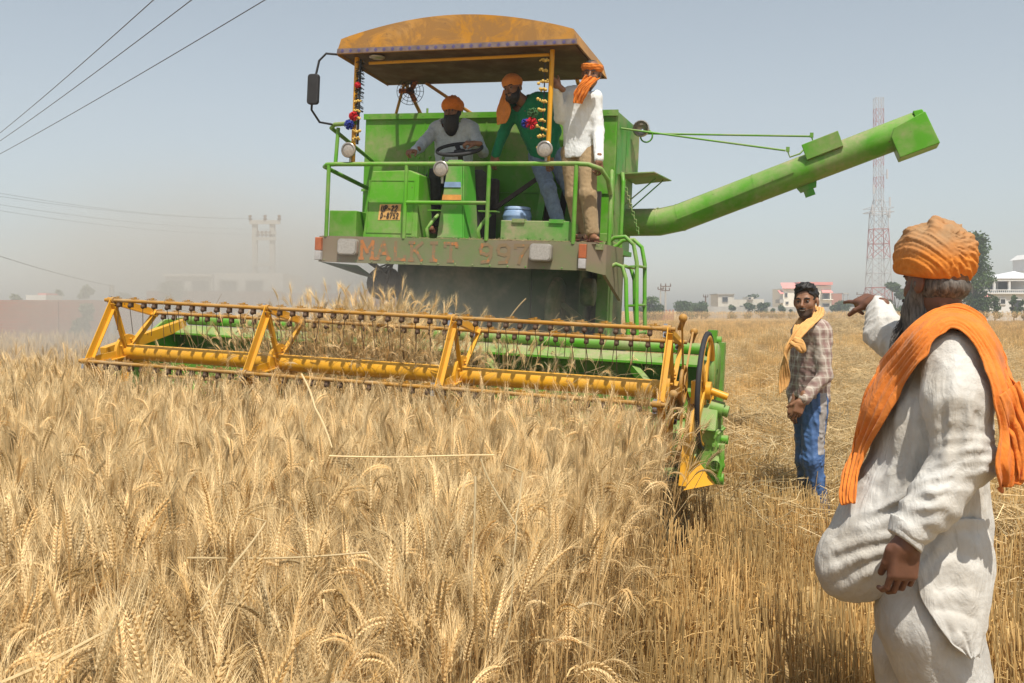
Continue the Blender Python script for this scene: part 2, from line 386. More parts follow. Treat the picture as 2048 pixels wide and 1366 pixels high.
OX, OY = .918, 6.105          # combine origin on the ground
UX, UY = .948, -.315; VX, VY = .315, .949
def edge_x(y): return .98-.24*(6.09-y)+.05*np.sin(y*3.1)+.04*np.sin(y*7.7+1)
def uv(p): return (p[:, 0]-OX)*UX+(p[:, 1]-OY)*UY, (p[:, 0]-OX)*VX+(p[:, 1]-OY)*VY
def rand_pts(x0, x1, y0, y1, dens, rng):
    n = int((x1-x0)*(y1-y0)*dens); p = np.stack([rng.uniform(x0, x1, n), rng.uniform(y0, y1, n), np.zeros(n)], 1); return p
def fields():
    rng = np.random.default_rng(5)
    # --- standing wheat near the camera
    p = rand_pts(-6.5, 1.2, .55, 8.2, 540, rng); u_, v_ = uv(p)
    ok = (p[:, 0] < edge_x(p[:, 1])) & (p[:, 0] > -.56*p[:, 1]-1.1)
    inhead = (u_ > -4.35) & (u_ < .3) & (v_ > .02)
    thin = rng.random(len(p)) < .15
    ok &= ~inhead
    # thinner, shorter fringe at the mown edge
    pn = p[ok & (p[:, 1] < 5.2)]; pf = p[ok & (p[:, 1] >= 5.2)]
    tag(scatter("standing_wheat", pn, C_WHEAT, (.9, 1.13), .07, seed=2), kind="stuff")
    # --- standing wheat beyond the header's far end, out to the weeds
    q = rand_pts(-16, 0, 8.2, 19, 170, rng); u_, v_ = uv(q)
    ok = (u_ < -4.4) & (q[:, 0] > -.56*q[:, 1]-2)
    q = q[ok]
    scatter("standing_wheat", np.concatenate([pf, q]), C_FAR, (.92, 1.12), .07, seed=3)
    # --- wheat bunched on the header table and being drawn to the feeder
    n = 1500; uu = rng.uniform(-3.2, -.5, n); uu = np.where(rng.random(n) < .75, rng.normal(-2.25, .5, n), uu); vv = rng.uniform(.2, 1.15, n)
    b = np.stack([OX+uu*UX+vv*VX, OY+uu*UY+vv*VY, .42+.24*np.exp(-((uu+2.35)/.62)**2)+rng.uniform(-.12, .05, n)-.05*uu], 1)
    scatter("gathered_wheat", b, C_WHEAT, (.75, 1.0), .38, seed=4)
    # --- stubble
    s = rand_pts(-1.2, 9, .5, 9.5, 17, rng); u_, v_ = uv(s)
    ok = (s[:, 0] > edge_x(s[:, 1])-.05) & (s[:, 0] < .58*s[:, 1]+1.2) & ~((u_ < .1) & (v_ > -.1))
    s1 = s[ok]
    s = rand_pts(-4, 24, 9.5, 30, 6.0, rng); u_, v_ = uv(s)
    ok = (u_ > -4.3) & (s[:, 0] < .56*s[:, 1]+2) & ~((u_ < .1) & (v_ < 9) & (u_ > -4.3) & (v_ < 6))
    s2 = s[ok]
    under = np.stack([rng.uniform(-4.2, .1, 260), rng.uniform(.9, 6, 260)], 1)
    s3 = np.stack([OX+under[:, 0]*UX+under[:, 1]*VX, OY+under[:, 0]*UY+under[:, 1]*VY, 0*under[:, 0]], 1)
    scatter("stubble", np.concatenate([s1, s2, s3]), C_STUB, (.85, 1.2), .04, seed=6)
    s = rand_pts(-6, 75, 30, 110, 1.6, rng)
    ok = (s[:, 0] > -.06*s[:, 1]) & (s[:, 0] < .56*s[:, 1]+3)
    scatter("stubble", s[ok], C_STUB, (1.3, 1.9), .04, seed=7)
    # --- straw left in rows and spread between them
    def row(pts, w, dens, z, jitter=0):
        out = []
        for (a, b_) in zip(pts[:-1], pts[1:]):
            a = np.array(a, float); b_ = np.array(b_, float); L = np.linalg.norm(b_[:2]-a[:2]); n = int(L*w*dens)
            t = rng.random(n)[:, None]; c = a*(1-t)+b_*t; k = rng.normal(0, .42, n); dr = (b_-a)[:2]/L
            c[:, 0] += -dr[1]*k*w; c[:, 1] += dr[0]*k*w; c[:, 2] = z*np.exp(-(k*1.6)**2)*rng.uniform(.3, 1, n); out.append(c)
        return np.concatenate(out)
    rows = [row([(2.1, 6.6, 0), (3.6, 11.5, 0), (6.8, 20, 0), (10.5, 32, 0), (21, 65, 0), (40, 118, 0)], 1.9, 6, .22),
            row([(2.6, 15, 0), (4.9, 25, 0), (11, 45, 0), (29, 100, 0)], 1.5, 5, .2),
            row([(4.2, 5.8, 0), (6.2, 11, 0), (13, 27, 0), (34, 75, 0)], 1.7, 5, .2)]
    rr = np.concatenate(rows)
    spread = rand_pts(.3, 8, 4.5, 14, 2.2, rng); spread = spread[(spread[:, 0] > .75+.16*spread[:, 1]) & (spread[:, 0] < .58*spread[:, 1]+1)]
    spread[:, 2] = .12
    near = rand_pts(-.5, 2.5, 1.4, 5, 1.3, rng); near = near[near[:, 0] > edge_x(near[:, 1])+.15]; near[:, 2] = .03
    scatter("straw_rows", np.concatenate([rr, spread]), C_LIT, (.9, 1.4), .15, seed=8)
    heap = np.concatenate([np.stack([rng.normal(17, 1.3, 260), rng.normal(50, 1.3, 260), rng.random(260)*.75], 1)])
    heap[:, 2] *= np.exp(-((heap[:, 0]-17)**2+(heap[:, 1]-50)**2)/5.0)
    scatter("straw_heap", heap, C_LIT, (1.3, 2.1), .3, seed=9)
    # --- strip of uncut wheat far back
    f = np.concatenate([rand_pts(26, 75, 84, 100, 11, rng), rand_pts(10, 60, 118, 150, 6, rng)])
    scatter("far_standing_wheat", f, C_FAR, (1.25, 1.6), .08, seed=10)
fields()
# ------------------------------------------------------------------ background: walls, houses, tower, poles, trees
def brick_mat(name, c1, c2, mortar, scale=1.0, row=.075):
    m, nt, b = new_mat(name); L = nt.links
    tc = N(nt, "ShaderNodeTexCoord"); sx = N(nt, "ShaderNodeSeparateXYZ"); L.new(tc.outputs["Object"], sx.inputs[0])
    cb = N(nt, "ShaderNodeCombineXYZ"); L.new(sx.outputs[0], cb.inputs[0]); L.new(sx.outputs[2], cb.inputs[1])
    br = N(nt, "ShaderNodeTexBrick"); L.new(cb.outputs[0], br.inputs["Vector"])
    br.inputs["Scale"].default_value = scale; br.inputs["Brick Width"].default_value = .23; br.inputs["Row Height"].default_value = row
    br.inputs["Mortar Size"].default_value = .009; br.inputs["Color1"].default_value = (*c1, 1); br.inputs["Color2"].default_value = (*c2, 1); br.inputs["Mortar"].default_value = (*mortar, 1)
    n = noise(nt, tc.outputs["Object"], .9, 6, .65)
    c = mix(nt, ramp(nt, n, .35, .75, c1=(.6,)*3+(1,)), br.outputs[0], tuple(x*.75+.06 for x in mortar))
    L.new(c, b.inputs["Base Color"]); b.inputs["Roughness"].default_value = .95; b.inputs["Specular IOR Level"].default_value = .15
    return m
def plaster(name, base, stain=.35, sc=1.0):
    m, nt, b = new_mat(name); co = coords(nt); cs = coords(nt, (1.2, 1.2, .25))
    n = noise(nt, co, 1.1*sc, 6, .65); n2 = noise(nt, cs, 2.4*sc, 5, .7)
    c = mix(nt, ramp(nt, n, .35, .75, c1=(stain,)*3+(1,)), base, tuple(x*.62 for x in base))
    c = mix(nt, ramp(nt, n2, .55, .8, c1=(stain,)*3+(1,)), c, tuple(x*.5 for x in base))
    nt.links.new(c, b.inputs["Base Color"]); b.inputs["Roughness"].default_value = .9; b.inputs["Specular IOR Level"].default_value = .2
    bump(nt, b, n2, .1, .01); return m
M_BRICK = brick_mat("old_red_brick", (.38, .10, .055), (.29, .085, .05), (.30, .20, .14))
M_CONC = plaster("grey_concrete", (.42, .41, .38), .6)
M_UNFIN = plaster("unpainted_render", (.58, .55, .48), .5)
M_CREAM = plaster("cream_plaster", (.80, .76, .66), .25)
M_WHITEW = plaster("white_plaster", (.66, .66, .645), .2)
M_PINKR = plaster("pink_roof_tiles", (.72, .30, .27), .3)
M_DARKWIN = plain("dark_window", (.035, .04, .045), .25, bs=0)
M_BRICK2 = plaster("far_brick", (.40, .20, .15), .4)
M_STEELR = plain("red_painted_steel", (.34, .08, .06), .6, bs=0)
M_STEELW = plain("white_painted_steel", (.42, .42, .43), .6, bs=0)
M_CONCP = plain("pole_concrete", (.40, .38, .34), .9)
M_WIRE = plain("dark_wire", (.04, .04, .045), .6, bs=0)
M_RUST = plain("rusted_iron", (.14, .09, .06), .8)
def px(x, Y): return (x-1024)*Y/2000
def pz(y, Y): return 1.5+(622-y)*Y/2000

# left: old brick wall along the field's edge
def brick_wall():
    mb = MB(); y0 = 24.0; rnd = random.Random(3); x = -17.5
    while x < -9.1:
        w = rnd.uniform(.7, 1.5); h = 1.76+rnd.uniform(-.03, .035); mb.box((x, y0, -.1), (x+w, y0+.24, h)); x += w
    o = mb.build("brick_wall", M_BRICK); tag(o, "low weathered red brick wall at the left edge of the wheat field", "wall")
    for i in range(5):
        xx = -16.4+i*1.75; p = MB(); p.box((xx, y0-.06, -.1), (xx+.28, y0-.003, 1.72)); p.build("pier", M_BRICK, o)
    mb = MB(); x = -10.6; y0 = 29.0
    while x < 0.5:
        w = rnd.uniform(1.2, 2.5); h = 2.05+rnd.uniform(-.03, .04); mb.box((x, y0, -.1), (x+w, y0+.24, h)); x += w
    o = mb.build("brick_wall", M_BRICK); tag(o, "taller brick wall with bricks stacked on top, behind the reel in the dust", "wall")
    b = MB()
    for i, xx in enumerate((-6.0, -5.55, -5.4, -4.1, -3.4)): b.box((xx, y0+.02, 2.086), (xx+.13+.1*(i % 3 == 0), y0+.2, 2.26+.05*(i % 2)))
    b.build("loose_bricks", M_BRICK, o)
brick_wall()
def window(name, parent, c, w, h, d=.12, frame_m=None, face=-1):
    """recess-look window: a surround standing proud, dark glass inside it"""
    x, y, z = c; f = MB(); t = .09
    f.box((x-w/2-t, y-.06, z-h/2-t), (x-w/2, y+.04, z+h/2+t)); f.box((x+w/2, y-.06, z-h/2-t), (x+w/2+t, y+.04, z+h/2+t))
    f.box((x-w/2, y-.06, z+h/2), (x+w/2, y+.04, z+h/2+t)); f.box((x-w/2, y-.09, z-h/2-t), (x+w/2, y+.04, z-h/2))
    o = f.build("window", frame_m or M_CONC, parent)
    g = MB(); g.box((x-w/2, y-.02, z-h/2), (x+w/2, y+.03, z+h/2)); g.build("pane", M_DARKWIN, o)
    return o
def building_white_far_left():
    Y = 62; o = empty("white_building", (px(445, Y), Y, 0)); tag(o, "long pale flat roofed building fading into the dust behind the brick wall", "building")
    s = Y/2000
    m = MB(); m.box((-115*s, 0, 0), (-20*s, 6, pz(553, Y))); m.box((-20*s, .4, 0), (118*s, 6.4, pz(546, Y))); m.build("wall", M_WHITEW, o)
    m = MB(); m.box((-117*s, -.15, pz(553, Y)+.002), (-20*s, 6.1, pz(551, Y)+.1)); m.build("parapet", M_WHITEW, o)
    for k in range(4): window("window", o, ((-95+k*52)*s, -.03 if k < 2 else .37, pz(578, Y)), 1.0, 1.0)
    Y = 110; o = empty("white_hut", (px(72, Y), Y, 0)); tag(o, "small white hut with a red flat top far beyond the left wall", "building"); s = Y/2000
    m = MB(); m.box((-20*s, 0, 0), (20*s, 4, pz(590, Y))); m.build("wall", M_WHITEW, o)
    m = MB(); m.box((2*s, .2, pz(590, Y)), (19*s, 3, pz(586, Y))); m.build("roof_room", M_PINKR, o)
building_white_far_left()
def boundary_wall():
    Y = 205; mb = MB(); rnd = random.Random(8); x = px(1412, Y)
    while x < px(2300, Y):
        w = rnd.uniform(4, 7); mb.box((x, Y, -.2), (x+w, Y+.3, 2.35+rnd.uniform(-.06, .06))); x += w
    o = mb.build("concrete_wall", M_CONC); tag(o, "long grey concrete boundary wall across the far side of the field", "wall")
    p = MB(); x = px(1420, Y)
    while x < px(2300, Y): p.box((x, Y-.12, -.2), (x+.35, Y-.004, 2.5)); x += 7.0
    p.build("pilasters", M_CONC, o)
    Y = 150; o = empty("brick_fence", (px(1310, Y), Y, 0)); tag(o, "pinkish brick fence with short piers beside the far poles", "fence"); s = Y/2000
    m = MB(); m.box((-22*s, 0, -.1), (36*s, .2, 1.25)); m.build("wall", M_BRICK2, o)
    for i in range(9): m = MB(); q = (-20+i*6.8)*s; m.box((q, -.06, -.1), (q+.26, -.003, 1.7)); m.build("pier", M_BRICK2, o)
boundary_wall()
def houses():
    # unfinished grey house
    Y = 212; s = Y/2000; o = empty("grey_house", (px(1482, Y), Y, 0)); tag(o, "unpainted grey two storey house with a bare flat roof behind the boundary wall", "house")
    m = MB(); m.box((-46*s, 0, 0), (-14*s, 8, pz(589, Y))); m.box((-14*s, .8, 0), (22*s, 8, pz(599, Y))); m.box((14*s, .4, pz(599, Y)+.002), (26*s, 5, pz(594, Y))); m.box((22*s, .8, 0), (48*s, 7, pz(598, Y))); m.build("wall", M_UNFIN, o)
    m = MB(); m.box((-48*s, -.3, pz(589, Y)+.003), (-13*s, 8.2, pz(588, Y)+.08)); m.build("roof_slab", M_CONC, o)
    window("window", o, (-32*s, -.05, pz(599, Y)), 1.1, 1.0); window("window", o, (2*s, .75, pz(615, Y)), .7, .7); window("window", o, (18*s, .35, pz(597, Y)), .5, .4)
    m = MB(); m.box((26*s, .6, pz(612, Y)), (46*s, .79, pz(611, Y))); m.build("ledge", M_CONC, o)
    # cream house with pink roof edges
    Y = 222; s = Y/2000; o = empty("cream_house", (px(1612, Y), Y, 0)); tag(o, "cream three storey house with pink tiled roof edges and side balconies", "house")
    m = MB(); m.box((-46*s, 0, 0), (8*s, 9, pz(577, Y))); m.box((8*s, .5, 0), (52*s, 9, pz(571, Y))); m.build("wall", M_CREAM, o)
    m = MB(); m.plate([(-48*s, -.5, pz(577, Y)+.003), (-18*s, -.5, pz(577, Y)+.003), (-18*s, 2, pz(567, Y)), (-46*s, 2, pz(567, Y))], (0, .3, .25)); m.build("roof", M_PINKR, o)
    m = MB(); m.box((-15*s, -.2, pz(570, Y)+.003), (53*s, 8, pz(565, Y)+.1)); m.build("roof_slab", M_PINKR, o)
    m = MB(); m.plate([(30*s, -.9, pz(586, Y)), (52*s, -.9, pz(586, Y)), (50*s, .49, pz(581, Y)), (32*s, .49, pz(581, Y))], (0, .05, .2)); m.build("awning", M_PINKR, o)
    m = MB(); m.plate([(-54*s, -.8, pz(588, Y)), (-46.2*s, -.8, pz(588, Y)), (-46.2*s, 2, pz(582, Y)), (-52*s, 2, pz(582, Y))], (0, .05, .2)); m.build("awning", M_PINKR, o)
    for (xx, yy, w, h) in ((41, 593, 1.4, 1.2), (41, 613, 1.4, 1.2), (-40, 590, .5, .8), (-38, 606, .5, .5)): window("window", o, (xx*s, (.45 if xx > 8 else -.05), pz(yy, Y)), w, h)
    for yy in (600, 620):
        m = MB(); m.box((32*s, -.9, pz(yy, Y)), (52*s, .45, pz(yy, Y)+.2)); m.build("balcony", M_CREAM, o)
        for k in range(3): q = MB(); q.cyl(((33+k*9)*s, -.8, pz(yy, Y)+.2), ((33+k*9)*s, -.8, pz(yy, Y)+1.0), .04, n=5); q.build("railing_post", M_CONC, o)
    m = MB(); m.box((-54*s, -.6, pz(606, Y)), (-46.2*s, 3, pz(597, Y)-.2)); m.build("balcony", M_CONC, o)
    m = MB(); m.box((-52.5*s, -.3, 0), (-51*s, 0, pz(606, Y)-.004)); m.build("pillar", M_CREAM, o)
    # brick shell under construction
    Y = 235; s = Y/2000; o = empty("brick_house", (px(1690, Y), Y, 0)); tag(o, "unfinished brick house with bare columns right of the cream house", "house")
    m = MB(); m.box((-26*s, 0, 0), (-6*s, 8, pz(587, Y))); m.box((-6*s, .6, 0), (34*s, 8, pz(604, Y))); m.build("wall", M_BRICK2, o)
    m = MB(); m.box((-4*s, 0, pz(588, Y)), (8*s, 5, pz(586, Y)))
    m.build("roof_slab", M_CONC, o)
    for q in (-2, 6): m = MB(); m.box((q*s, .2, pz(604, Y)+.002), ((q+1.2)*s, .4, pz(588, Y)-.003)); m.build("column", M_CONC, o)
    window("window", o, (14*s, .55, pz(612, Y)), 1.4, 1.2); window("window", o, (28*s, .55, pz(612, Y)), 1.2, 1.2)
    Y = 260; s = Y/2000; o = empty("brick_hut", (px(1379, Y), Y, 0)); tag(o, "little square brick hut showing above the hedge left of the grey house", "building")
    m = MB(); m.box((-8*s, 0, 0), (8*s, 3, pz(609, Y))); m.build("wall", M_BRICK2, o)
    m = MB(); m.box((-9*s, -.2, pz(609, Y)+.002), (9*s, 3.2, pz(607.5, Y))); m.build("roof_slab", M_CONC, o)
    window("window", o, (0, -.05, pz(615, Y)), .6, .5)
    # white mansion
    Y = 118; s = Y/2000; o = empty("white_mansion", (px(2010, Y), Y, 0)); tag(o, "white mansion with a pyramid roof and columned upper balcony at the right edge", "house")
    m = MB(); m.box((-55*s, 0, 0), (90*s, 9, pz(588, Y))); m.box((-8*s, 2.6, pz(588, Y)), (90*s, 9, pz(562, Y))); m.build("wall", M_WHITEW, o)
    m = MB(); m.box((-57*s, -.4, pz(588, Y)+.003), (92*s, 2.59, pz(585, Y))); m.build("terrace_slab", M_WHITEW, o)
    m = MB(); a = (-24*s, -.2, pz(557, Y)); b_ = (70*s, -.2, pz(557, Y)); c_ = (70*s, 7, pz(557, Y)); d_ = (-24*s, 7, pz(557, Y)); t = (44*s, 3, pz(540, Y))
    m.add([a, b_, c_, d_, t], [(0, 1, 4), (1, 2, 4), (2, 3, 4), (3, 0, 4), (3, 2, 1, 0)]); m.build("roof", plaster("pale_roof_tiles", (.68, .68, .70), .3), o)
    m = MB(); m.box((-24*s, -.1, pz(562, Y)+.003), (70*s, 2.55, pz(557, Y)-.004)); m.build("cornice", M_WHITEW, o)
    for q in (-21, 9, 44): m = MB(); m.cyl((q*s, .1, pz(585, Y)+.003), (q*s, .1, pz(562, Y)), .17, n=10); m.build("column", M_WHITEW, o)
    for k in range(30): m = MB(); q = (-55+k*4)*s; m.cyl((q, -.2, pz(585, Y)+.003), (q, -.2, pz(581, Y)), .05, n=6); m.build("baluster", M_WHITEW, o)
    m = MB(); m.box((-56*s, -.27, pz(581, Y)+.002), (66*s, -.13, pz(580, Y)+.05)); m.build("handrail", M_WHITEW, o)
    m = MB(); m.plate([(-58*s, -1.2, pz(596, Y)), (-36*s, -1.2, pz(596, Y)), (-36*s, -.02, pz(590, Y)), (-58*s, -.02, pz(590, Y))], (0, 0, .12)); m.build("porch_roof", M_PINKR, o)
    for (xx, yy, w, h) in ((-45, 612, 1.5, 1.7), (-5, 603, .55, .55), (24, 612, .9, 1.4), (-8, 572, .8, 1.1), (20, 573, 1.6, 1.2)): window("window", o, (xx*s, (-.05 if yy > 588 else 2.55), pz(yy, Y)), w, h, frame_m=M_WHITEW)
    m = MB(); m.box((66*s, 3, pz(540, Y)), (92*s, 6, pz(516, Y))); m.plate([(64*s, 2.5, pz(516, Y)+.002), (94*s, 2.5, pz(516, Y)+.002), (79*s, 2.5, pz(505, Y))], (0, 4, 0)); m.build("stair_tower", M_WHITEW, o)
houses()
def lattice_tower():
    Y = 262; x0 = px(1757, Y); o = empty("lattice_tower", (x0, Y, 0)); tag(o, "tall red and white lattice phone mast behind the auger spout", "tower")
    zt = pz(196, Y); s = Y/2000
    def half(z): return 2.9-1.3*z/pz(400, Y) if z < pz(400, Y) else 1.0
    lv = list(np.linspace(0, pz(400, Y), 9))+list(np.linspace(pz(400, Y), zt, 10))[1:]
    for i in range(len(lv)-1):
        z0, z1 = lv[i], lv[i+1]; h0, h1 = half(z0), half(z1); m = MB(); r = .12 if i < 8 else .075
        c0 = [(-h0, -h0, z0), (h0, -h0, z0), (h0, h0, z0), (-h0, h0, z0)]; c1 = [(-h1, -h1, z1), (h1, -h1, z1), (h1, h1, z1), (-h1, h1, z1)]
        for k in range(4):
            m.tube([c0[k], c1[k]], r, 4); k2 = (k+1) % 4
            m.tube([c0[k], c1[k2]], r*.6, 4); m.tube([c0[k2], c1[k]], r*.6, 4); m.tube([c1[k], c1[k2]], r*.6, 4)
        m.build("mast_section", M_STEELR if i in (1, 4, 5, 9, 11, 12, 13, 14, 15, 17) else M_STEELW, o)
    m = MB(); m.tube([(.3, -1.2, 3), (.3, -1.0, zt)], .09, 4); m.tube([(-.3, -1.2, 3), (-.3, -1.0, zt)], .09, 4); m.build("ladder", M_STEELW, o)
    for (dx, z) in ((-2.2, 420), (2.3, 405), (-1.9, 380), (1.6, 350), (2.2, 428)):
        m = MB(); zz = pz(z, Y); m.box((dx-.2, -1.9, zz-1.2), (dx+.2, -1.6, zz+1.2)); m.tube([(dx, -1.6, zz), (dx*.4, -1, zz)], .07, 4); m.build("antenna_panel", M_STEELW, o)
    m = MB(); zz = pz(425, Y); h = 3.0
    for a, b_ in (((-h, -h), (h, -h)), ((h, -h), (h, h)), ((h, h), (-h, h)), ((-h, h), (-h, -h))): m.tube([(*a, zz), (*b_, zz)], .1, 4); m.tube([(*a, zz+1.1), (*b_, zz+1.1)], .06, 4)
    m.build("platform_rail", M_STEELW, o)
lattice_tower()
def poles():
    Y = 66; s = Y/2000; o = empty("utility_pole", (px(528, Y), Y, 0)); tag(o, "twin post electricity pole with crossarms fading in the dust left of the machine", "utility pole")
    for q in (-18, 17): m = MB(); m.box((q*s-.16, -.16, -.1), (q*s+.16, .16, pz(441, Y))); m.build("post", M_CONCP, o)
    for (a, b_, y, t) in ((-27, 34, 445, .13), (-14, 26, 466, .09), (-14, 26, 478, .11), (-18, 17, 530, .1)): m = MB(); m.box((a*s, -.28, pz(y, Y)-t), (b_*s, -.164, pz(y, Y)+t)); m.build("crossarm", M_CONCP, o)
    for q in (-10, -2, 6, 14): m = MB(); m.lathe((q*s, -.22, pz(477, Y)+.1), (0, 0, 1), [(0, .05), (.1, .13), (.2, .06), (.3, .13), (.4, .05)], 8); m.build("insulator", M_RUST, o)
    for q in (-26, 4, 32): m = MB(); m.lathe((q*s, -.22, pz(445, Y)+.12), (0, 0, 1), [(0, .05), (.08, .16), (.18, .06), (.3, .14), (.36, .04)], 8); m.build("insulator", M_RUST, o)
    def pole(label, x, y, Y, r, arms, name="utility_pole", mm=None, heads=True):
        o = empty(name, (px(x, Y), Y, 0)); tag(o, label, "utility pole"); h = pz(y, Y)
        m = MB(); m.cyl((0, 0, -.2), (0, 0, h), r*1.25, r*.85, 8); m.build("post", mm or M_CONCP, o)
        for (z, w) in arms:
            m = MB(); m.box((-w, -r-.09, h+z-.07), (w, -r-.006, h+z+.07)); m.build("crossarm", M_RUST, o)
            for q in (-.9, 0, .9):
                m = MB(); m.lathe((q*w, -r-.05, h+z+.074), (0, 0, 1), [(0, .05), (.1, .13), (.22, .05), (.34, .12), (.42, .03)], 8); m.build("insulator", M_RUST, o)
        return o
    pole("right-hand pole of the far pair, with two crossarms, by the brick fence", 1331, 571, 168, .13, [(-.15, .9), (-.85, .7)])
    pole("shorter left-hand pole of the far pair by the brick fence", 1321, 578, 172, .12, [(-.1, .5)])
    pole("dark old pole with a single small arm left of the grey house", 1411, 592, 190, .15, [(-.2, .45)], mm=M_RUST)
    pole("thin bare pole just right of the dark old pole", 1419, 588, 210, .08, [], mm=M_CONCP)
    pole("pole with a wide flat crossarm below the pointing hand", 1727, 588, 200, .10, [(-.1, 1.5), (-.9, 1.3)])
    o = pole("square concrete post standing on the left brick wall's line", 224, 570, 23.6, .07, [], name="concrete_post")
poles()
def wires():
    def wire(name, label, a, b_, r, sag, group):
        a = Vector(a); b_ = Vector(b_); P = []
        for i in range(25):
            k = i/24; p = a.lerp(b_, k); p.z -= sag*4*k*(1-k); P.append(p)
        m = MB(); m.tube(P, r, 5); tag(m.build(name, M_WIRE), label, "power line", group)
    G = "overhead power lines"
    lab = ("topmost of the three overhead wires crossing the upper left sky", "middle one of the three overhead wires crossing the upper left sky", "lowest and longest of the three overhead wires crossing the upper left sky")
    for i, ((y0), (x1)) in enumerate(((258, 295), (274, 369), (300, 512))):
        Ya, Yb = 34, 17.5
        a = Vector((px(0, Ya), Ya, pz(y0, Ya))); b_ = Vector((px(x1, Yb), Yb, pz(0, Yb))); d = b_-a
        wire("overhead_wire", lab[i], a-d*.6, b_+d*.35, .009, .16, G)
    Y = 66
    labs = ["uppermost", "second", "third", "lowest"]
    for i, (q, zz, y0) in enumerate(((-26, 447, 348), (4, 447, 360), (14, 468, 375), (-10, 478, 386))):
        wire("overhead_wire", labs[i]+" of the four faint wires running left from the twin post pole", (px(528, Y)+q*Y/2000, Y-.22, pz(zz, Y)+.3), (px(-260, 40), 40, pz(y0-12, 40)), .006, .5, "faint wires to the twin post pole")
    wire("overhead_wire", "single faint wire sloping down to the concrete post on the left wall", (px(224, 23.6), 23.6, pz(572, 23.6)), (px(-200, 16), 16, pz(440, 16)), .006, .1, None)
wires()

def leaf_mat(name, c0, c1):
    m, nt, b = new_mat(name); L = nt.links
    at = N(nt, "ShaderNodeAttribute"); at.attribute_name = "tint"
    c = mix(nt, at.outputs["Fac"], c0, c1); L.new(c, b.inputs["Base Color"]); b.inputs["Roughness"].default_value = .6; b.inputs["Specular IOR Level"].default_value = .3
    tl = N(nt, "ShaderNodeBsdfTranslucent"); L.new(c, tl.inputs[0]); ms = N(nt, "ShaderNodeMixShader"); ms.inputs[0].default_value = .25
    L.new(b.outputs[0], ms.inputs[1]); L.new(tl.outputs[0], ms.inputs[2]); L.new(ms.outputs[0], nt.nodes["Material Output"].inputs[0])
    return m
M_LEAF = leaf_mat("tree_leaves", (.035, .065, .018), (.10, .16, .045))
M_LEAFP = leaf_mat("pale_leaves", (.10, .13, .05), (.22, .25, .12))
M_WEED = leaf_mat("weed_leaves", (.12, .15, .05), (.34, .32, .16))
M_BARK = plain("tree_bark", (.16, .12, .085), .95, scale=8)
def crown(name, parent, mat, blobs, n, ls, seed):
    """many leaf-sized faces in clumps; blobs: (cx,cy,cz,rx,ry,rz)"""
    rng = np.random.default_rng(seed); vol = np.array([b[3]*b[4]*b[5] for b in blobs]); V = []; T = []
    per = rng.multinomial(n, vol/vol.sum())
    for b, k in zip(blobs, per):
        d = rng.normal(size=(k, 3)); d /= np.linalg.norm(d, axis=1)[:, None]; r = rng.random(k)**.42*(1+.18*np.sin(d[:, 0]*5+seed)*np.sin(d[:, 2]*6+1.3*seed))
        V.append(np.array(b[:3])+d*r[:, None]*np.array(b[3:6])); T.append(np.full(k, rng.uniform(.15, .75))+rng.normal(0, .16, k))
    C = np.concatenate(V); T = np.concatenate(T); k = len(C)
    a = rng.normal(size=(k, 3)); a /= np.linalg.norm(a, axis=1)[:, None]; b_ = np.cross(a, rng.normal(size=(k, 3))); b_ /= np.linalg.norm(b_, axis=1)[:, None]
    s = (ls*rng.uniform(.6, 1.4, k))[:, None]
    verts = np.stack([C-a*s, C+b_*s*.5, C+a*s, C-b_*s*.5], 1).reshape(-1, 3); F = np.arange(k*4).reshape(-1, 4)
    return link_mesh(name, verts, F, mat, parent, attr={"tint": np.clip(np.repeat(T, 4), 0, 1)})
def tree(label, x, yt, Y, wpx, base=None, trunk=.35, n=1600, mat=None, seed=1, nb=9, ls=None, name="tree", cat="tree", top=.5, group=None):
    """x: picture column of the trunk, yt: row of the crown's top, wpx: crown width, both at distance Y"""
    rnd = random.Random(seed); h = pz(yt, Y); w = wpx*Y/2000/2
    o = empty(name, (px(x, Y), Y, 0)); tag(o, label, cat, group)
    z0 = h*trunk; blobs = []
    for i in range(nb):
        z = rnd.uniform(z0, h*.93); k = (z-z0)/max(.01, h-z0); ww = w*(1-(abs(k-.4)/.75)**2)*.75; a = rnd.uniform(0, 6.28); rr = ww*math.sqrt(rnd.random())
        q = w*rnd.uniform(.32, .5); blobs.append((rr*math.cos(a), rr*math.sin(a), z, q, q, min(q*rnd.uniform(.7, 1.1), (h-z)+.1)))
    blobs.append((0, 0, h-w*.4, w*.45, w*.45, w*.4))
    crown("crown", o, mat or M_LEAF, blobs, n, ls or h*.028, seed)
    m = MB(); r = max(.05, h*.022); m.tube([(0, 0, -.1), (rnd.uniform(-.1, .1)*h*.3, 0, h*.3), (rnd.uniform(-.1, .1)*h*.3, 0, h*.62)], [r*1.3, r, r*.5], 7)
    for b in blobs[:5]: m.tube([(0, 0, z0*.8), (b[0]*.5, b[1]*.5, (z0+b[2])*.5), (b[0], b[1], b[2])], [r*.6, r*.4, r*.15], 5)
    m.build("trunk", M_BARK, o); return o
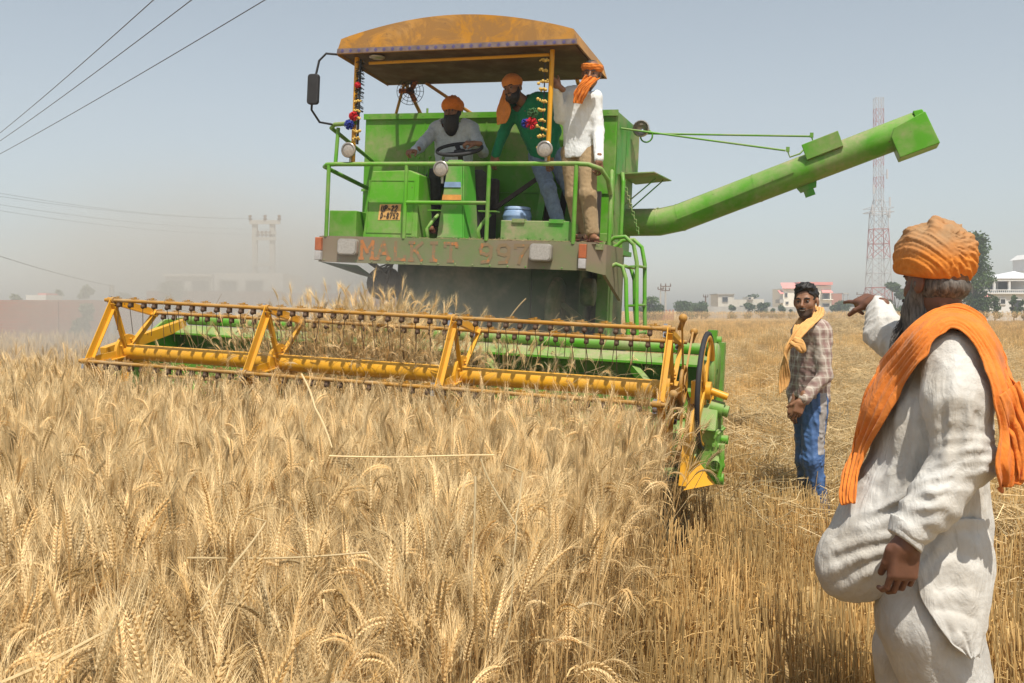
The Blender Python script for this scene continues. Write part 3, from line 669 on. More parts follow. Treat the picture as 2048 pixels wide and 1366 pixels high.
def trees():
    tree("tall dark leafy tree rising behind the orange turban", 1945, 463, 112, 88, trunk=.08, n=7000, seed=2, nb=26, ls=.17)
    tree("dark round tree behind the pointing man's beard", 1790, 565, 170, 50, trunk=.1, n=2600, seed=3, nb=12, ls=.24)
    tree("dark broad tree beside the machine's ladder", 1298, 594, 150, 58, trunk=.1, n=2600, seed=4, nb=12, ls=.2)
    tree("small tree just right of the far pole pair", 1362, 603, 180, 64, trunk=.05, n=2400, seed=5, ls=.2)
    tree("bushy tree between the brick hut and the dark old pole", 1403, 602, 185, 46, trunk=.05, n=2200, seed=6, ls=.2)
    tree("tree tops showing over the grey house's lower roof", 1502, 588, 245, 40, trunk=.5, n=1100, seed=7, ls=.25)
    k = 0
    for (x, yt, w, lab) in ((1388, 616, 26, "bush right of the brick hut, leftmost of the row by the wall"), (1463, 615, 17, "round bush at the left corner of the grey house"), (1497, 612, 20, "round bush under the middle of the grey house"), (1527, 610, 22, "roundest green bush under the grey house's right end"), (1562, 615, 16, "small bush left of the cream house"), (1582, 624, 9, "tiniest bush in front of the cream house's left part"), (1667, 614, 20, "bush at the right corner of the cream house"), (1690, 606, 36, "widest leafy bush below the unfinished brick house"), (1722, 612, 26, "bush below the pointing hand"), (1546, 622, 12, "low pale bush between the grey and cream houses")):
        tree(lab, x, yt-5, 196-k*.5, w*1.6, trunk=.05, n=1300, seed=20+k, nb=6, ls=.2, name="bush", cat="bush", group="bushes along the boundary wall"); k += 1
    for i, (x, yt, w, lab) in enumerate(((1990, 594, 30, "young slender tree before the mansion porch"), (2028, 590, 26, "young tree in front of the mansion's right half"), (1968, 612, 22, "low shrub at the mansion's left corner"), (2046, 600, 20, "young tree at the very right edge before the mansion"))):
        tree(lab, x, yt, 108+i, w, trunk=.3, n=800, seed=40+i, nb=7, ls=.13, group="young trees before the mansion")
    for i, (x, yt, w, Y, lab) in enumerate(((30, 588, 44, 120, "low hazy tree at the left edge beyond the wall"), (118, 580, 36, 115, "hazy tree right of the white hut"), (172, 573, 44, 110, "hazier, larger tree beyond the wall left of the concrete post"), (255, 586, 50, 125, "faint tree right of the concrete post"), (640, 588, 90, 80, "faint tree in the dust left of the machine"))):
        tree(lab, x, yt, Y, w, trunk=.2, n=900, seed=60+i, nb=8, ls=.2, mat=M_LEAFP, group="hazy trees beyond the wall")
    tree("pale thorny bush growing over the taller brick wall", 345, 562, 27, 92, trunk=.45, n=2400, seed=71, nb=14, ls=.05, mat=M_LEAFP, name="bush", cat="bush")
    tree("creeper covered bush against the red brick wall", 172, 606, 23.3, 56, trunk=.02, n=2600, seed=72, nb=14, ls=.05, mat=M_LEAFP, name="bush", cat="bush")
    # weeds at the foot of the left wall
    rng = np.random.default_rng(9); bl = []
    for i in range(70):
        x = rng.uniform(-15, -4); y = 20.6+rng.uniform(0, 3.0)+.25*max(0, x+9); h = rng.uniform(.25, .75); bl.append((x, y, h*.6, rng.uniform(.3, .8), .4, h*.6))
    o = crown("weeds", None, M_WEED, bl, 9000, .06, 9); tag(o, kind="stuff")
trees()
# ------------------------------------------------------------------ combine harvester (local axes: x along the header, y backwards, z up)
GREEN = paint("green_paint", (.085, .31, .014), .36, dust=.42, top_dust=.5)
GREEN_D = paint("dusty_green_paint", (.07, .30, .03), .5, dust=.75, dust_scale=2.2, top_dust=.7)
YELLOW = paint("yellow_paint", (.67, .325, .014), .35, dust=.12, top_dust=.18, var=.1)
def ochre():
    m = paint("worn_ochre_paint", (.47, .215, .022), .5, dust=.35, dust_scale=1.7, top_dust=.4, var=.2); nt = m.node_tree; b = nt.nodes["Principled BSDF"]
    src = b.inputs["Base Color"].links[0].from_socket; co = coords(nt, (1, 1, 1)); n = noise(nt, co, 2.6, 8, .75); n.node.inputs["Distortion"].default_value = 1.2
    nt.links.new(mix(nt, ramp(nt, n, .43, .53, c1=(.8,)*3+(1,)), src, (.27, .145, .05)), b.inputs["Base Color"]); return m
OCHRE = ochre()
GRIME = paint("shade_brown_underside", (.085, .034, .009), .7, dust=.2, dust_scale=4, top_dust=0)  # shade under the roof put into a dark brown base colour
BROWNY = paint("grimy_yellow_steel", (.42, .20, .02), .5, dust=.45, dust_scale=6, top_dust=.3)
BLACKR = plain("black_rubber", (.025, .025, .027), .75)
TYRE = plain("tyre_rubber", (.045, .042, .038), .85)
STEEL = plain("bare_steel", (.45, .45, .46), .35, metal=.8)
DARKST = plain("dark_steel", (.05, .04, .035), .6, metal=.3); RUSTY = plain("rusty_tine_steel", (.085, .048, .026), .7)
LAMPG = plain("lamp_glass", (.36, .33, .295), .1, scale=60, bs=.08, spec=.9)
CHROME = plain("lamp_rim", (.38, .35, .31), .3, metal=.5)
SHADE_G = paint("shaded_grimy_green_steel", (.022, .075, .012), .6, dust=.4, dust_scale=3, top_dust=.5)  # grimy green, its colour darkened to stand for the shade below the platform
AMBER = plain("amber_lens", (.40, .11, .04), .3, bs=.05)
CLEARL = plain("clear_lens", (.42, .40, .39), .25, bs=.05)
def faded_letters():
    m, nt, b = new_mat("faded_orange_letters"); n = noise(nt, coords(nt), 17, 5, .7); n2 = noise(nt, coords(nt), 1.1, 2)
    a = N(nt, "ShaderNodeMath", operation='ADD'); nt.links.new(n, a.inputs[0]); nt.links.new(n2, a.inputs[1])
    nt.links.new(mix(nt, ramp(nt, a.outputs[0], .95, 1.3), (.44, .165, .045), (.22, .155, .08)), b.inputs["Base Color"]); b.inputs["Roughness"].default_value = .8; return m
OLETTER = faded_letters()
BLACKPEN = plain("black_lettering", (.045, .035, .03), .8, bs=0)
PLATEY = plain("ochre_number_patch", (.62, .36, .12), .7, scale=8, var=.15, bs=0)
BLUEP = plain("blue_patch", (.20, .30, .48), .7, bs=0)
PURPLE = plain("faded_violet_border", (.18, .135, .13), .8, var=.3, bs=0)
INDIGO = plain("indigo_pattern", (.095, .08, .19), .8, bs=0)

CH = empty("combine_harvester")
tag(CH, "green and yellow combine harvester with a wide front reel cutting into the wheat", "combine harvester")
_u = Vector((.94798, -.31499, -.046)); _v = Vector((.31533, .94898, -.00001)); _w = _u.cross(_v)
CH.matrix_world = Matrix(((_u.x, _v.x, _w.x, OX), (_u.y, _v.y, _w.y, OY), (_u.z, _v.z, _w.z, 0), (0, 0, 0, 1)))
def P(name, mb, mat, parent=None, bevel=0): return mb.build(name, mat, parent or CH, bevel)

# ---- lettering strokes: each glyph is a list of polylines on a 1 x 1.4 cell
GL = {'M': [[(0,0),(0,1.4)],[(0,1.4),(.5,.5),(1,1.4)],[(1,1.4),(1,0)],[(-.15,0),(.15,0)],[(.85,0),(1.15,0)]],
      'A': [[(0,0),(.5,1.4),(1,0)],[(.2,.45),(.8,.45)],[(-.15,0),(.15,0)],[(.85,0),(1.15,0)]],
      'L': [[(.1,1.4),(.1,0),(.95,0),(.95,.28)]],
      'K': [[(.05,0),(.05,1.4)],[(.95,1.4),(.1,.65)],[(.35,.85),(.95,0)],[(-.15,0),(.25,0)],[(-.15,1.4),(.25,1.4)]],
      'I': [[(.5,0),(.5,1.4)],[(.25,0),(.75,0)],[(.25,1.4),(.75,1.4)]],
      'T': [[(.5,0),(.5,1.4)],[(0,1.15),(0,1.4),(1,1.4),(1,1.15)],[(.3,0),(.7,0)]],
      '9': [[(.95,.75),(.6,.6),(.15,.7),(.05,1.05),(.2,1.35),(.65,1.4),(.95,1.15),(.95,.5),(.75,.05),(.2,0)]],
      '7': [[(0,1.2),(0,1.4),(1,1.4),(.5,.6),(.35,0)]],
      'U': [[(0,1.4),(0,.25),(.3,0),(.7,.05),(.9,.3)],[(.9,1.4),(.9,0)]],
      'P': [[(.05,0),(.05,1.4),(.7,1.4),(.95,1.1),(.7,.75),(.05,.7)]],
      '2': [[(.05,1.1),(.3,1.4),(.75,1.35),(.9,1.0),(.1,.05),(.95,0)]],
      'D': [[(.1,0),(.1,1.4),(.6,1.3),(.95,.7),(.6,.1),(.1,0)]],
      '8': [[(.5,.75),(.1,1.05),(.35,1.4),(.75,1.35),(.9,1.05),(.5,.75),(.05,.4),(.3,0),(.75,0),(.95,.4),(.5,.75)]],
      '5': [[(.9,1.4),(.2,1.4),(.1,.8),(.6,.85),(.95,.5),(.75,.05),(.1,.0)]],
      '-': [[(.15,.6),(.8,.6)]], ' ': []}
def letters(text, x0, x1, z0, h, y, th, mat, parent, slant=0.0, wob=0, seed=1):
    rnd = random.Random(seed); n = len(text); adv = (x1-x0)/n; cw = adv*.68
    for i, ch in enumerate(text):
        ox = x0+i*adv+adv*.14; k = 0; mb = MB()
        if ch == ' ': continue
        for pl in GL[ch]:
            for a, b in zip(pl[:-1], pl[1:]):
                A = Vector((ox+a[0]*cw+slant*a[1]*h, 0, z0+a[1]/1.4*h+rnd.uniform(-wob, wob))); B = Vector((ox+b[0]*cw+slant*b[1]*h, 0, z0+b[1]/1.4*h+rnd.uniform(-wob, wob)))
                d = (B-A).normalized(); nn = Vector((-d.z, 0, d.x))*th/2; A = A-d*th*.35; B = B+d*th*.35; yy = y-.0005*(k % 5); k += 1
                mb.add([Vector((q.x, yy, q.z)) for q in (A-nn, B-nn, B+nn, A+nn)], [(0, 1, 2, 3)])
        mb.build("letter", mat, parent)

# ---- reel
reel = P("reel", MB().tube([(-4.03, 0, 1.02), (.06, 0, 1.02)], .057, 18), YELLOW)
RR = .415; ANG = [R(-25.3+72*k) for k in range(5)]
VT = [(RR*math.sin(a), 1.02+RR*math.cos(a)) for a in ANG]       # (y, z) of each bat
def flat(mb, x, a, b, w, t=.006, fl=.03, side=1):
    """channel bar in the wheel's plane, web thickness t, flange fl"""
    a = Vector((x, *a)); b = Vector((x, *b)); d = (b-a).normalized(); n = Vector((1, 0, 0)).cross(d)
    mb.plate([a-n*w/2, b-n*w/2, b+n*w/2, a+n*w/2], (t, 0, 0))
    mb.plate([a+n*w/2*side, b+n*w/2*side, b+n*(w/2*side+.006*side), a+n*(w/2*side+.006*side)], (fl, 0, 0))
for xs in (0.0, -1.37, -2.73, -4.0):
    mb = MB(); c = (0, 1.02)
    for k in range(5):
        a, b = VT[k], VT[(k+1) % 5]
        if k in (0, 3, 4): flat(mb, xs, a, b, .05, side=-1)
        q = (a[0]*.97, 1.02+(a[1]-1.02)*.97)
        flat(mb, xs+.004, (a[0]*.1, 1.02+(a[1]-1.02)*.1), q, .052, fl=.028)
    mb.cyl((xs-.008, 0, 1.02), (xs+.015, 0, 1.02), .13, n=24)
    for k in range(5):
        a = ANG[k]+.6; mb.cyl((xs+.012, .095*math.sin(a), 1.02+.095*math.cos(a)), (xs+.03, .095*math.sin(a), 1.02+.095*math.cos(a)), .009, n=6)
    P("star_frame", mb, YELLOW, reel)
tine = None
def tine_mb(x, y, z, dy, dx, L):
    mb = MB(); mb.box((x-.012, y-.014, z-.045), (x+.012, y+.016, z-.012)); mb.ball((x, y-.012, z-.035), .016, 8, 6)
    mb.tube([(x, y-.012, z-.035), (x+dx*.3, y-.012+dy*.3, z-.10), (x+dx, y-.012+dy, z-.035-L)], .0025, 5); return mb
rnd = random.Random(4)
for k in range(5):
    y, z = VT[k]; mb = MB(); mb.tube([(-4.06, y, z), (.045, y, z)], .0135, 10)
    for i in range(27):
        x = -3.95+i*.149; mb.bar((x-.03, y, z+.016), (x+.03, y, z+.018), .012, .006); mb.bar((x-.045, y-.004, z+.019), (x+.012, y, z+.028), .008, .004)
        mb.cyl((x, y, z+.014), (x, y, z+.03), .009, n=6)
    for xs in (0.0, -1.37, -2.73, -4.0): mb.cyl((xs-.03, y, z), (xs+.02, y, z), .024, n=10)
    bat = P("bat", mb, BROWNY, reel)
    for xs in (0.0, -1.37, -2.73, -4.0): P("bearing_clip", MB().bar((xs-.014, y-.002, z+.03), (xs-.014, y-.016, z-.05), .022, .012, (0, 1, 0)), STEEL, reel)
    allt = MB()
    for i in range(40):
        x = -3.93+i*.1005+rnd.uniform(-.008, .008)
        t = tine_mb(x, y, z, rnd.uniform(.0, .05), rnd.uniform(-.025, .025), rnd.uniform(.17, .205))
        if k in (0, 1): P("tine", t, RUSTY, reel)
        else: n0 = len(allt.v); allt.v += t.v; allt.f += [tuple(q+n0 for q in f) for f in t.f]; allt.sm += t.sm
    if k > 1:
        o = P("tines", allt, RUSTY, reel); o["kind"] = "stuff"
# cam linkage at the right end
mb = MB(); off = (-.06, 1.10)
for k in range(5):
    y, z = VT[k]; flat(mb, .085, (off[0], off[1]-.05), (y+off[0], z+.07), .024, fl=.012)
    mb.bar((.07, y, z), (.10, y+off[0], z+.07), .03, .014); mb.ball((.095, y+off[0], z+.07), .026, 10, 7)
mb.ring((.088, off[0], off[1]-.04), (1, 0, 0), .11, .012, 24, 6)
P("cam_spider", mb, BROWNY, reel)
# drive pulley and belt
mb = MB(); c = Vector((.21, .02, 1.03)); mb.ring(c, (1, 0, 0), .325, .016, 40, 8)
for k in range(5):
    a = 2*math.pi*k/5+.4; mb.bar(c, c+Vector((0, .32*math.sin(a), .32*math.cos(a))), .05, .012, (1, 0, 0))
mb.cyl(c-Vector((.04, 0, 0)), c+Vector((.035, 0, 0)), .055); mb.cyl(c+Vector((.035, 0, 0)), c+Vector((.135, 0, -.03)), .022)
P("drive_pulley", mb, YELLOW, reel)
mb = MB(); mb.ring(c, (1, 0, 0), .345, .0155, 44, 8); P("belt", mb, BLACKR, reel)
# ---- header table
side = [(-.42, .40), (-.16, .47), (.02, .68), (.28, .90), (.52, 1.11), (.74, 1.235), (1.02, 1.255), (1.06, .48), (.2, .45)]
hd = MB(); hd.box((-4.24, .98, .55), (.16, 1.02, 1.17)); hd.plate([(-4.24, .06, .48), (-4.24, .98, .46), (-4.24, .98, .44), (-4.24, .06, .46)], (4.4, 0, 0))
hd.plate([(-4.24, .97, 1.172), (-4.24, .80, 1.12), (-4.24, .80, 1.135), (-4.24, .97, 1.19)], (4.4, 0, 0))
hd.plate([(-4.24, .95, 1.00), (-4.24, .83, .93), (-4.24, .83, .945), (-4.24, .95, 1.02)], (4.4, 0, 0)); hd.box((-4.24, .83, .70), (.16, .845, .928))
header = P("header", hd, GREEN)
P("top_tube", MB().tube([(-4.2, 1.0, 1.235), (.18, 1.0, 1.235)], .042, 14), GREEN, header)
for x in (-4.27, .165): P("end_sheet", MB().plate([(x, y, z) for y, z in side[1:]], (.025, 0, 0)), GREEN, header, .004)
mb = MB()
for x in (-.45, -1.55, -3.35): mb.bar((x, .90, 1.12), (x+.34, .50, .88), .05, .05)
P("brace", mb, GREEN, header)
mb = MB(); mb.tube([(-4.2, .55, .64), (.15, .55, .64)], .13, 16)
for x0, x1, s in ((-4.2, -2.5, 1), (-1.6, .15, -1)):
    n = 72; V0 = []
    for i in range(n+1):
        a = s*2*math.pi*i/18; x = x0+(x1-x0)*i/n
        V0 += [(x, .55+.13*math.sin(a), .64+.13*math.cos(a)), (x+.002, .55+.25*math.sin(a), .64+.25*math.cos(a))]
    mb.add(V0, [(2*i, 2*i+1, 2*i+3, 2*i+2) for i in range(n)])
P("feed_auger", mb, GREEN, header)
mb = MB()
for i in range(58): x = -4.2+i*.075; mb.plate([(x-.012, .06, .465), (x+.012, .06, .465), (x, -.07, .465)], (0, 0, .02))
mb.box((-4.22, .05, .455), (.16, .1, .48)); P("cutter_bar", mb, DARKST, header)
# crop divider snouts
for x, sg, hh in ((.15, 1, 1), (-4.26, -1, .7)):
    mb = MB()
    pts = [(.06, .98), (-.06, .93), (-.17, .76), (-.22, .62), (-.26, .49), (-.10, .48), (-.06, .62), (.06, .90)]
    pts = [(y, .48+(z-.48)*hh) for y, z in pts]; mb.plate([(x, y, z) for y, z in pts], (.012*sg, 0, 0))
    for (a, b) in zip(pts[:4], pts[1:5]): mb.bar((x-.01*sg, *a), (x-.01*sg, *b), .045, .012, (0, 1, 0))
    mb.add([(x, -.28, .47), (x+.15*sg, -.03, .48), (x+.02*sg, -.03, .64), (x, -.06, .475)], [(0, 1, 2), (0, 2, 3), (0, 3, 1), (1, 3, 2)])
    P("crop_divider", mb, YELLOW, header)
# right gearbox side and reel arm
mb = MB(); mb.box((.192, -.02, .49), (.30, .30, .80)); mb.plate([(.192, -.08, .80), (.192, .32, .80), (.192, .25, .93), (.192, .02, .95)], (.10, 0, 0))
P("side_gearbox", mb, GREEN, header, .008)
mb = MB()
for (y, z, r) in ((.05, .50, .035), (.2, .72, .028), (.02, .70, .02)): mb.cyl((.22, y, z), (.34, y, z), r, n=12)
mb.tube([(.32, -.05, .53), (.335, -.055, .64), (.33, -.05, .72)], .016, 8); mb.lathe((.30, -.035, .60), (0, -1, 0), [(0, .05), (.02, .055), (.03, .03), (.05, .03)], 12)
for k in range(10): y = -.03+.036*k; mb.cyl((.30, y, .52), (.31, y, .52), .009, n=6); mb.cyl((.30, y, .78), (.31, y, .78), .009, n=6)
for k in range(6): mb.cyl((.28, -.02, .51+.05*k), (.28, -.032, .51+.05*k), .011, n=6)
P("gear_fittings", mb, GREEN, header)
mb = MB(); mb.cyl((.24, .05, .93), (.32, .05, .915), .05, n=14); mb.cyl((.32, .05, .915), (.35, .05, .91), .035, n=12); mb.bar((.28, .05, .93), (.28, .1, .80), .05, .03); P("belt_tensioner", mb, GREEN, header)
mb = MB(); mb.bar((.16, .95, 1.20), (.16, -.05, 1.0), .05, .085); mb.box((.135, -.07, .95), (.20, .05, 1.09)); mb.bar((.17, -.02, 1.12), (.17, .02, .84), .012, .10)
P("reel_arm", mb, YELLOW, header, .004)
mb = MB(); mb.box((.195, .70, .85), (.235, .80, 1.30)); mb.cyl((.10, .82, 1.235), (.23, .82, 1.235), .04); mb.cyl((.10, .75, 1.31), (.21, .75, 1.31), .03); mb.box((.12, .72, 1.26), (.18, .79, 1.38)); mb.lathe((.195, .45, 1.12), (1, 0, 0), [(0, .18), (.015, .185), (.03, .18), (.03, .02)], 28)
P("lift_bracket", mb, GREEN, header)
mb = MB(); mb.bar((-4.22, .95, 1.20), (-4.17, -.05, 1.0), .05, .085); P("reel_arm", mb, YELLOW, header, .004)
# ---- feeder house, threshing body, wheels
body = MB(); body.box((-3.32, 3.15, .55), (-1.9, 7.2, 2.0)); body.box((-1.895, 3.16, .6), (-1.42, 4.6, 2.0)); body.box((-1.40, 3.55, .95), (-1.22, 4.2, 2.03))
body = P("body", body, SHADE_G, None, .01)
mb = MB(); mb.plate([(-2.95, 1.03, .46), (-2.95, 3.15, .70), (-2.95, 3.15, 1.22), (-2.95, 1.03, .92)], (1.15, 0, 0)); P("feeder_house", mb, SHADE_G, body)
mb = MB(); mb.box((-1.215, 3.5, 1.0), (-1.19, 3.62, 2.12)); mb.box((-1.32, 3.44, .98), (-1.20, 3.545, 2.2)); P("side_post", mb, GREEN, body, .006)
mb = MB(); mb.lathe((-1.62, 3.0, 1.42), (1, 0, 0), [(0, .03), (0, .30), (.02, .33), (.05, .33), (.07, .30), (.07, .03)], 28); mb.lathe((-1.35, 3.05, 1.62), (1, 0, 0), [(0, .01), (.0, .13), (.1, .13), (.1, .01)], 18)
mb.bar((-1.55, 3.02, 1.5), (-1.24, 3.04, 1.28), .05, .05); P("side_pulley", mb, SHADE_G, body)
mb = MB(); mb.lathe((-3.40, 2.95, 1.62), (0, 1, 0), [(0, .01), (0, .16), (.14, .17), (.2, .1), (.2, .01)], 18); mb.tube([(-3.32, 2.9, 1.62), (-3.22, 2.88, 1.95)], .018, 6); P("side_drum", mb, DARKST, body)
mb = MB()
for k in range(4): mb.tube([(-3.45+.03*k, 2.6, 1.86), (-3.3+.04*k, 2.62, 1.76-.02*k), (-3.12, 2.65, 1.83), (-3.0, 2.7, 1.88)], .009, 6)
P("hydraulic_hose", mb, BLACKR, body)
def wheel(x0, x1, y, z, r, steer=False):
    xm = (x0+x1)/2; hw = abs(x1-x0)/2
    t = MB(); t.lathe((x0, y, z), (x1-x0, 0, 0), [(0, r*.60), (0, r*.82), (hw*.15, r*.93), (hw*.5, r*.985), (hw, r), (hw*1.5, r*.985), (hw*1.85, r*.93), (2*hw, r*.82), (2*hw, r*.60)], 40)
    for i in range(22):
        for sg in (-1, 1):
            a = 2*math.pi*(i+(.5 if sg > 0 else 0))/22; b = a+.16
            A = Vector((xm+sg*.02, y+r*1.01*math.sin(a), z+r*1.01*math.cos(a))); B = Vector((xm+sg*hw*.9, y+r*.965*math.sin(b), z+r*.965*math.cos(b))); t.bar(A, B, .055, .05, Vector((0, math.sin(a), math.cos(a))))
    w = P("wheel", t, TYRE); m = MB(); m.lathe((x0+.03, y, z), (x1-x0, 0, 0), [(0, .05), (0, r*.3), (.05, r*.55), (0.0, r*.62), (2*hw-.06, r*.62), (2*hw-.1, r*.5), (2*hw-.1, .05)], 28); P("rim", m, YELLOW, w)
wheel(-1.72, -1.24, 3.95, .70, .74); wheel(-3.5, -3.02, 3.95, .82, .74); wheel(-1.75, -1.5, 7.0, .42, .44); wheel(-3.3, -3.05, 7.0, .52, .44)
# ---- platform
pf = MB(); pf.box((-3.8, 2.46, 1.99), (-1.05, 3.74, 2.035))
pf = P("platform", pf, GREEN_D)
fp = MB(); fp.plate([(-3.80, 2.40, 1.80), (-1.17, 2.40, 1.80), (-1.17, 2.40, 2.045), (-3.80, 2.40, 2.045)], (0, .03, 0)); fp.plate([(-1.168, 2.40, 1.80), (-1.03, 2.55, 1.77), (-1.03, 2.55, 2.04), (-1.168, 2.40, 2.045)], (0, .03, 0))
fp.plate([(-1.028, 2.55, 1.77), (-1.0, 3.1, 1.55), (-1.0, 3.1, 2.04), (-1.028, 2.55, 2.04)], (-.03, 0, 0)); fp.box((-3.79, 2.432, 2.036), (-1.1, 2.48, 2.05))
def panel_mat():
    m, nt, b = new_mat("mud_stained_panel"); L = nt.links; co = coords(nt)
    n1 = noise(nt, co, 1.4, 6, .6); n2 = noise(nt, co, 14, 5, .65)
    c = mix(nt, ramp(nt, n1, .40, .70, (1,)*3+(1,), (.30,)*3+(1,)), (.075, .22, .03), (.215, .165, .11))
    c = mix(nt, ramp(nt, n2, .45, .75, c1=(.5,)*3+(1,)), c, (.22, .17, .11)); L.new(c, b.inputs["Base Color"]); b.inputs["Roughness"].default_value = .7; bump(nt, b, n2, .1, .003); return m
fpo = P("front_panel", fp, panel_mat(), pf)
letters("MALKIT 997", -3.37, -1.68, 1.845, .16, 2.398, .03, OLETTER, pf, seed=2)
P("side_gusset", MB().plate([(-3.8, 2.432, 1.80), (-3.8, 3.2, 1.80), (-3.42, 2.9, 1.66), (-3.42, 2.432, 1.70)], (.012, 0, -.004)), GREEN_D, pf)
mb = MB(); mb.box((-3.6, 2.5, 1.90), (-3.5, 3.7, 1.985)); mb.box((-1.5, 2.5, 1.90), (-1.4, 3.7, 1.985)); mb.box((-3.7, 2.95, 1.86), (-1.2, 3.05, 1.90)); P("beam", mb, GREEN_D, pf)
def rrect(cx, cz, w, h, r, n=5):
    return [(cx+sx*(w/2-r)+r*math.cos(a), cz+sz*(h/2-r)+r*math.sin(a)) for sx, sz, a0 in ((1, 1, 0), (-1, 1, 90), (-1, -1, 180), (1, -1, 270)) for a in [R(a0+90*i/n) for i in range(n+1)]]
for cx in (-3.475, -1.575):
    mb = MB(); mb.plate([(x, 2.34, z) for x, z in rrect(cx, 1.945, .205, .155, .035)], (0, .058, 0)); o = P("headlight", mb, CHROME, pf, .008)
    mb = MB(); mb.plate([(x, 2.332, z) for x, z in rrect(cx, 1.945, .18, .132, .03)], (0, .007, 0)); P("lens", mb, LAMPG, o, .003)
for cx, y in ((-3.79, 2.385), (-1.20, 2.385)):
    mb = MB(); mb.box((cx-.033, y-.03, 1.905), (cx+.033, y+.012, 2.03)); o = P("indicator_lamp", mb, AMBER, pf, .006); mb = MB(); mb.box((cx-.033, y-.03, 1.815), (cx+.033, y+.012, 1.903)); P("clear_lens", mb, CLEARL, o, .006)
# ---- railing
mb = MB(); r = .021
mb.tube([(-3.75, 3.45, 2.58), (-3.80, 2.62, 2.69), (-3.815, 2.47, 2.715), (-3.76, 2.415, 2.727), (-3.65, 2.41, 2.73), (-1.32, 2.41, 2.735), (-1.2, 2.42, 2.73), (-1.10, 2.50, 2.70), (-1.06, 2.62, 2.62), (-1.05, 2.7, 2.5)], r, 10)
for x, z0 in ((-3.735, 2.04), (-2.925, 2.04), (-2.11, 2.04), (-1.30, 2.03)): mb.tube([(x, 2.41, z0), (x, 2.41, 2.72)], r*.95, 8)
mb.tube([(-2.92, 2.41, 2.375), (-2.11, 2.41, 2.38)], r*.85, 8)
mb.tube([(-1.05, 2.72, 2.04), (-1.05, 2.72, 2.62), (-1.07, 2.80, 2.72), (-1.10, 2.95, 2.72)], r*.9, 8); mb.tube([(-1.06, 3.25, 2.05), (-1.06, 3.25, 2.68), (-1.08, 3.3, 2.76), (-1.12, 3.45, 2.76), (-1.13, 3.6, 2.5)], r*.9, 8)
mb.tube([(-3.47, 2.45, 3.13), (-3.72, 2.46, 3.115), (-3.775, 2.5, 3.09), (-3.79, 2.65, 3.07), (-3.95, 3.75, 2.95)], r, 8); mb.tube([(-3.7, 2.47, 2.73), (-3.7, 2.5, 3.09)], r*.9, 8)
P("railing", mb, GREEN)
# ---- consoles
mb = MB(); mb.box((-3.76, 2.50, 2.04), (-3.47, 2.85, 2.30)); P("tool_box", mb, GREEN, None, .008)
con = MB(); con.plate([(-3.43, 2.56, 2.04), (-2.86, 2.56, 2.04), (-2.88, 2.60, 2.66), (-2.98, 2.60, 2.70), (-3.37, 2.60, 2.69)], (0, .75, 0))
con = P("console", con, GREEN, None, .01)
mb = MB(); mb.add([(-3.275, 2.5685, 2.22), (-3.045, 2.5685, 2.225), (-3.04, 2.577, 2.375), (-3.265, 2.577, 2.37)], [(0, 1, 2, 3)]); P("number_patch", mb, PLATEY, con)
letters("UP-22", -3.25, -3.075, 2.305, .052, 2.568, .012, BLACKPEN, con, .12, .003, 3)
letters("D-8752", -3.255, -3.06, 2.238, .050, 2.566, .009, BLACKPEN, con, .1, .003, 4)
mb = MB()
for x, dy in ((-3.1, 0), (-3.0, .02), (-2.9, .05), (-2.78, .1)): mb.tube([(x, 2.8+dy, 2.65), (x+.03, 2.76+dy, 2.84)], .008, 6); mb.ball((x+.032, 2.757+dy, 2.85), .018, 8, 6)
P("lever", mb, GREEN, con)
ped = MB(); ped.plate([(-2.66, 2.56, 2.04), (-2.40, 2.56, 2.04), (-2.46, 2.62, 2.80), (-2.60, 2.62, 2.80)], (0, .2, 0)); ped.plate([(-2.40, 2.56, 2.04), (-2.36, 2.85, 2.04), (-2.43, 2.85, 2.78), (-2.455, 2.62, 2.79)], (.012, 0, 0))
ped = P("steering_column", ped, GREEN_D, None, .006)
mb = MB(); mb.add([(-2.63, 2.581, 2.42), (-2.435, 2.581, 2.42), (-2.44, 2.585, 2.47), (-2.625, 2.585, 2.47)], [(0, 1, 2, 3)]); P("orange_stripe", mb, plain("orange_stripe_paint", (.62, .28, .06), .7, bs=0), ped)
mb = MB(); mb.add([(-2.618, 2.5905, 2.54), (-2.448, 2.5905, 2.54), (-2.453, 2.5945, 2.59), (-2.614, 2.5945, 2.59)], [(0, 1, 2, 3)]); P("blue_stripe", mb, BLUEP, ped)
mb = MB(); sc = Vector((-2.57, 2.82, 2.93)); ax = Vector((0, -.40, .92)).normalized(); mb.ring(sc, ax, .215, .017, 40, 8); x_, y_ = frame(ax)
for k in range(3):
    a = 2*math.pi*k/3+.5; mb.bar(sc-ax*.03, sc+x_*(.21*math.cos(a))+y_*(.21*math.sin(a)), .045, .012, ax)
mb.lathe(sc-ax*.06, ax, [(0, .03), (.01, .06), (.05, .055), (.06, .02)], 14); mb.cyl(sc-ax*.2, sc-ax*.05, .025)
P("steering_wheel", mb, BLACKR, ped)
mb = MB()
for x in (-2.735, -2.225): mb.tube([(x-.02, 2.6, 2.045), (x-.025, 2.56, 2.14), (x, 2.62, 2.22), (x+.035, 2.70, 2.30)], [.018, .02, .018, .018], 8); mb.box((x-.07, 2.66, 2.325), (x+.11, 2.76, 2.335))
P("pedal", mb, GREEN)
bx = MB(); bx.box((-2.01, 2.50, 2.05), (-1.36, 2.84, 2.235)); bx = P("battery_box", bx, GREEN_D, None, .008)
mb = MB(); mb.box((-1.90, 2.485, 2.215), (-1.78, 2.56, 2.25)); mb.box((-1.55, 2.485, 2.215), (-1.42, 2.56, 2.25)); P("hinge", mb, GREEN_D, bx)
mb = MB()
